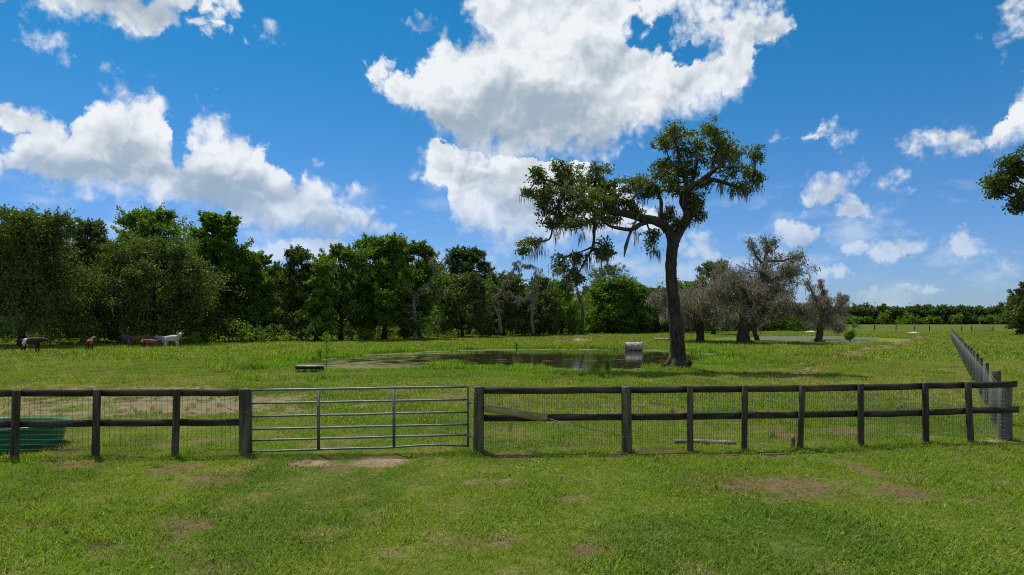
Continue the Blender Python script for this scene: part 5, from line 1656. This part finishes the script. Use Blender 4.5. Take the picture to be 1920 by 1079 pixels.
def pipe():
    a = W(-60, 651, 68); b = W(43, 661, 66)
    root = empty('rusty_pipe', (a.x, a.y, 0), 'long rusty red pipe sloping down beside the red and white cow', 'pipe')
    m = MB(); m.tube([a, a.lerp(b, .5), b], .085, 10); m.build('pipe_body', M['rust'], root, True)
    m = MB(); p = W(20, 655, 66.6)
    m.tube([(p.x, p.y, p.z - .04), (p.x + .05, p.y, 0)], .05, 8); m.build('prop', M['dark_bark'], root)
    m = MB(); p = a.lerp(b, .12)
    m.tube([(p.x, p.y, p.z - .04), (p.x - .05, p.y, 0)], .05, 8); m.build('prop', M['dark_bark'], root)
pipe()
def mound(name, label, cat, px, py, rx, ry, h, mat, straw=0):
    g = G(px, py)
    m = MB(); n, k = 28, 7
    V, q_ = [], []
    for i in range(k):
        s_ = 1 - i / (k - 1) * .97
        for j in range(n):
            t = j / n * 6.283
            w_ = 1 + .16 * math.sin(3 * t + 1) + .1 * math.sin(7 * t) + random.gauss(0, .04)
            V.append((g.x + rx * s_ * w_ * math.cos(t), g.y + ry * s_ * w_ * math.sin(t), h * (1 - s_ ** 1.4) * (1 + random.gauss(0, .12)) - .03 * (i == 0)))
    for i in range(k - 1):
        for j in range(n):
            q_.append((i * n + j, i * n + (j + 1) % n, i * n + n + (j + 1) % n, i * n + n + j))
    m.add(V, q_, [((k - 1) * n, (k - 1) * n + j, (k - 1) * n + j + 1) for j in range(1, n - 1)])
    if straw:
        P = np.stack([g.x + rng.normal(size=straw) * rx * .5, g.y + rng.normal(size=straw) * ry * .5, np.abs(rng.normal(size=straw)) * h * .5], 1)
        leaves(m, P, .22, .03, .6)
    o = m.build(name, M[mat], None, False, (g.x, g.y, 0))
    tag(o, label, cat)
mound('hay_pile', 'low heap of reddish brown old hay beyond the pond', 'hay pile', 1087, 641, 1.6, 1.6, .42, 'hay', 500)
mound('hay_pile', 'flatter scatter of old hay left of the reddish heap', 'hay pile', 1050, 640.5, 1.3, 1.2, .16, 'hay', 260)
mound('sand_patch', 'small pale sand heap in the field behind the smallest grey tree', 'sand heap', 1520, 623.5, 1.4, 1.5, .30, 'sand')
mound('sand_patch', 'small pale sand heap in the open field at the right', 'sand heap', 1713, 626, 1.8, 1.8, .30, 'sand')

# ------------------------------------------------------------------ cattle
def hide(name, base, patch=None, scale=1.3, lo=.5, hi=.54, face=None, band=None):
    def fn(N):
        p = N.n('ShaderNodeTexCoord').outputs['Object']
        c = N.mix(N.noise(p, 2.5, 4, .6), tuple(v * .8 for v in base), tuple(v * 1.15 for v in base))
        if patch:
            f = N.noise(N.vm('ADD', p, (3.1, 0.2, 1.7)), scale, 2, .5)
            c = N.mix(N.ramp(f, lo, hi), c, patch)
        if band:
            sb_ = N.n('ShaderNodeSeparateXYZ'); N.put(sb_.inputs[0], p)
            xx = N.m('ADD', sb_.outputs[0], N.m('MULTIPLY', N.m('SUBTRACT', N.noise(p, 3, 3, .6), .5), .5))
            c = N.mix(N.ramp(N.m('ABSOLUTE', N.m('ADD', xx, 0.42)), .15, .11), c, band)
            c = N.mix(N.m('MULTIPLY', N.ramp(xx, -.5, -.55), N.ramp(sb_.outputs[2], 1.22, 1.27)), c, band)
        if face:
            s = N.n('ShaderNodeSeparateXYZ'); N.put(s.inputs[0], p)
            c = N.mix(N.ramp(s.outputs[0], face[0], face[0] + .05), c, face[1])
            c = N.mix(N.ramp(s.outputs[2], face[2] + .04, face[2]), c, face[1])
        return c, None
    return principled(name, fn, .75, 0, .25)
def cow(label, px, py, heading, size, mat, horns=False, hump=0.0, head='up', group=None, lie=False, headturn=0.0, band=False, cat='cow'):
    g = G(px, py)
    root = empty('cow' if size > .85 else 'calf', g, label, cat, group, heading)
    me = bpy.data.meshes.new('body')
    V, E, S = [], [], []
    def add(p, r, parent=None):
        V.append(tuple(q * size for q in p)); S.append(r * size if not isinstance(r, tuple) else (r[0] * size, r[1] * size))
        if parent is not None: E.append((parent, len(V) - 1))
        return len(V) - 1
    rump = add((-.66, 0, 1.05), (.33, .33))
    mid = add((-.15, 0, .98), (.40, .42), rump)
    chest = add((.36, 0, .99), (.36, .42), mid)
    wit = add((.62, 0, 1.08), (.28, .34), chest)
    ht = math.radians(headturn)
    def hv(dx, dz):   # head and neck swing about the withers
        return (.66 + dx * math.cos(ht), dx * math.sin(ht), dz)
    if head == 'up':
        n1 = add(hv(.20, 1.30), (.19, .25), wit); n2 = add(hv(.34, 1.50), (.16, .18), n1)
        f1 = add(hv(.47, 1.51), (.15, .16), n2); f2 = add(hv(.66, 1.38), (.105, .11), f1); add(hv(.74, 1.32), (.09, .095), f2)
        ear = hv(.38, 1.58); hz_, hd = 1.66, .40
    else:
        n1 = add(hv(.22, 1.10), (.20, .25), wit); n2 = add(hv(.40, 1.16), (.17, .18), n1)
        f1 = add(hv(.52, 1.13), (.15, .16), n2); f2 = add(hv(.70, .96), (.105, .11), f1); add(hv(.77, .89), (.09, .095), f2)
        ear = hv(.42, 1.24); hz_, hd = 1.30, .44
    for s_ in (-1, 1):
        a = add((-.60, s_ * .19, .86), (.19, .23), rump); b_ = add((-.56, s_ * .20, .62), (.125, .15), a)
        c_ = add((-.72, s_ * .20, .42), (.07, .085), b_); d_ = add((-.68, s_ * .20, .20), (.06, .06), c_); add((-.65, s_ * .20, .04), (.07, .07), d_)
        a = add((.44, s_ * .17, .72), (.14, .17), chest); b_ = add((.43, s_ * .18, .46), (.085, .09), a)
        c_ = add((.45, s_ * .18, .24), (.06, .06), b_); add((.45, s_ * .18, .04), (.07, .07), c_)
    t1 = add((-1.0, 0, 1.16), (.04, .04), rump); t2 = add((-1.03, .02, .90), (.025, .025), t1); t3 = add((-1.03, .03, .62), (.025, .025), t2); add((-1.02, .03, .46), (.045, .045), t3)
    if hump:
        add((.52, 0, 1.38 + hump), (.10, .10), wit)
    perp = (-math.sin(ht), math.cos(ht))
    for s_ in (-1, 1):
        e1 = add((ear[0] + perp[0] * s_ * .17, ear[1] + perp[1] * s_ * .17, ear[2] - .05), (.04, .035), n2)
        add((ear[0] + perp[0] * s_ * .33, ear[1] + perp[1] * s_ * .33, ear[2] - .12), (.06, .03), e1)
    me.from_pydata(V, E, [])
    o = bpy.data.objects.new('body', me); col.objects.link(o); o.parent = root
    md = o.modifiers.new('skin', 'SKIN')
    md.use_smooth_shade = True
    md.branch_smoothing = 0.6
    if not me.skin_vertices:
        pass
    sv = me.skin_vertices[0].data
    for i, r in enumerate(S):
        sv[i].radius = r if isinstance(r, tuple) else (r, r)
        sv[i].use_root = (i == 0)
    sb = o.modifiers.new('sub', 'SUBSURF'); sb.levels = 2; sb.render_levels = 2
    me.materials.append(mat)
    if horns:
        for s_ in (-1, 1):
            m = MB()
            hb = hv(hd, hz_ - .04)
            pts = [(hb[0] + perp[0] * s_ * .07, hb[1] + perp[1] * s_ * .07, hb[2]), (hb[0] + perp[0] * s_ * .17, hb[1] + perp[1] * s_ * .17, hb[2] + .05), (hb[0] + perp[0] * s_ * .21, hb[1] + perp[1] * s_ * .21, hb[2] + .17)]
            m.tube([tuple(c * size for c in p) for p in pts], [.03 * size, .024 * size, .006], 8)
            m.build('horn', M['horn'], root, True, (0, 0, 0))
    return root
white = hide('white_hide', (.55, .53, .50), (.42, .38, .35), 1.0, .5, .6)
cow('white horned cow looking at the camera at the right end of the herd', 324, 652.3, 0.10, 0.98, white, True, .03, 'up', None, False, -62)
cow('grey cow standing close behind the white horned cow', 302, 650, 2.9, .85, hide('grey_hide', (.30, .31, .33)), False, .03, 'low')
cow('brown calf with a white face and white legs in front of the red-brown cow', 283, 654, math.pi - .1, .72, hide('calf_hide', (.19, .085, .035), (.07, .035, .02), 1.6, .55, .6, (.95 * .72, (.5, .46, .42), .40 * .72)), False, 0, 'low', None, False, 0, False, 'calf')
cow('red-brown cow grazing in the middle of the huddle', 262, 651, .25, .93, hide('red_hide', (.17, .06, .028)), False, .02, 'low')
cow('dark grey humped cow in the shade at the left of the huddle', 238, 650, 2.7, .95, hide('slate_hide', (.09, .095, .11), (.16, .165, .18), 1.5, .5, .6), False, .05, 'low')
cow('red-brown calf seen from behind, alone between the herd and the spotted cow', 168, 659, 1.95, .84, hide('calf_red', (.13, .05, .024), None, 1, .5, .6, (1.28 * .88, (.5, .46, .42), 0)), False, 0, 'up', None, False, -40, False, 'calf')
cow('dark red cow with white patches in the shade at the left edge', 60, 661.5, .05, 1.02, hide('pied_hide', (.055, .019, .013), band=(.50, .48, .46)), False, 0, 'low')  # hide colour darkened so the cow reads as shaded
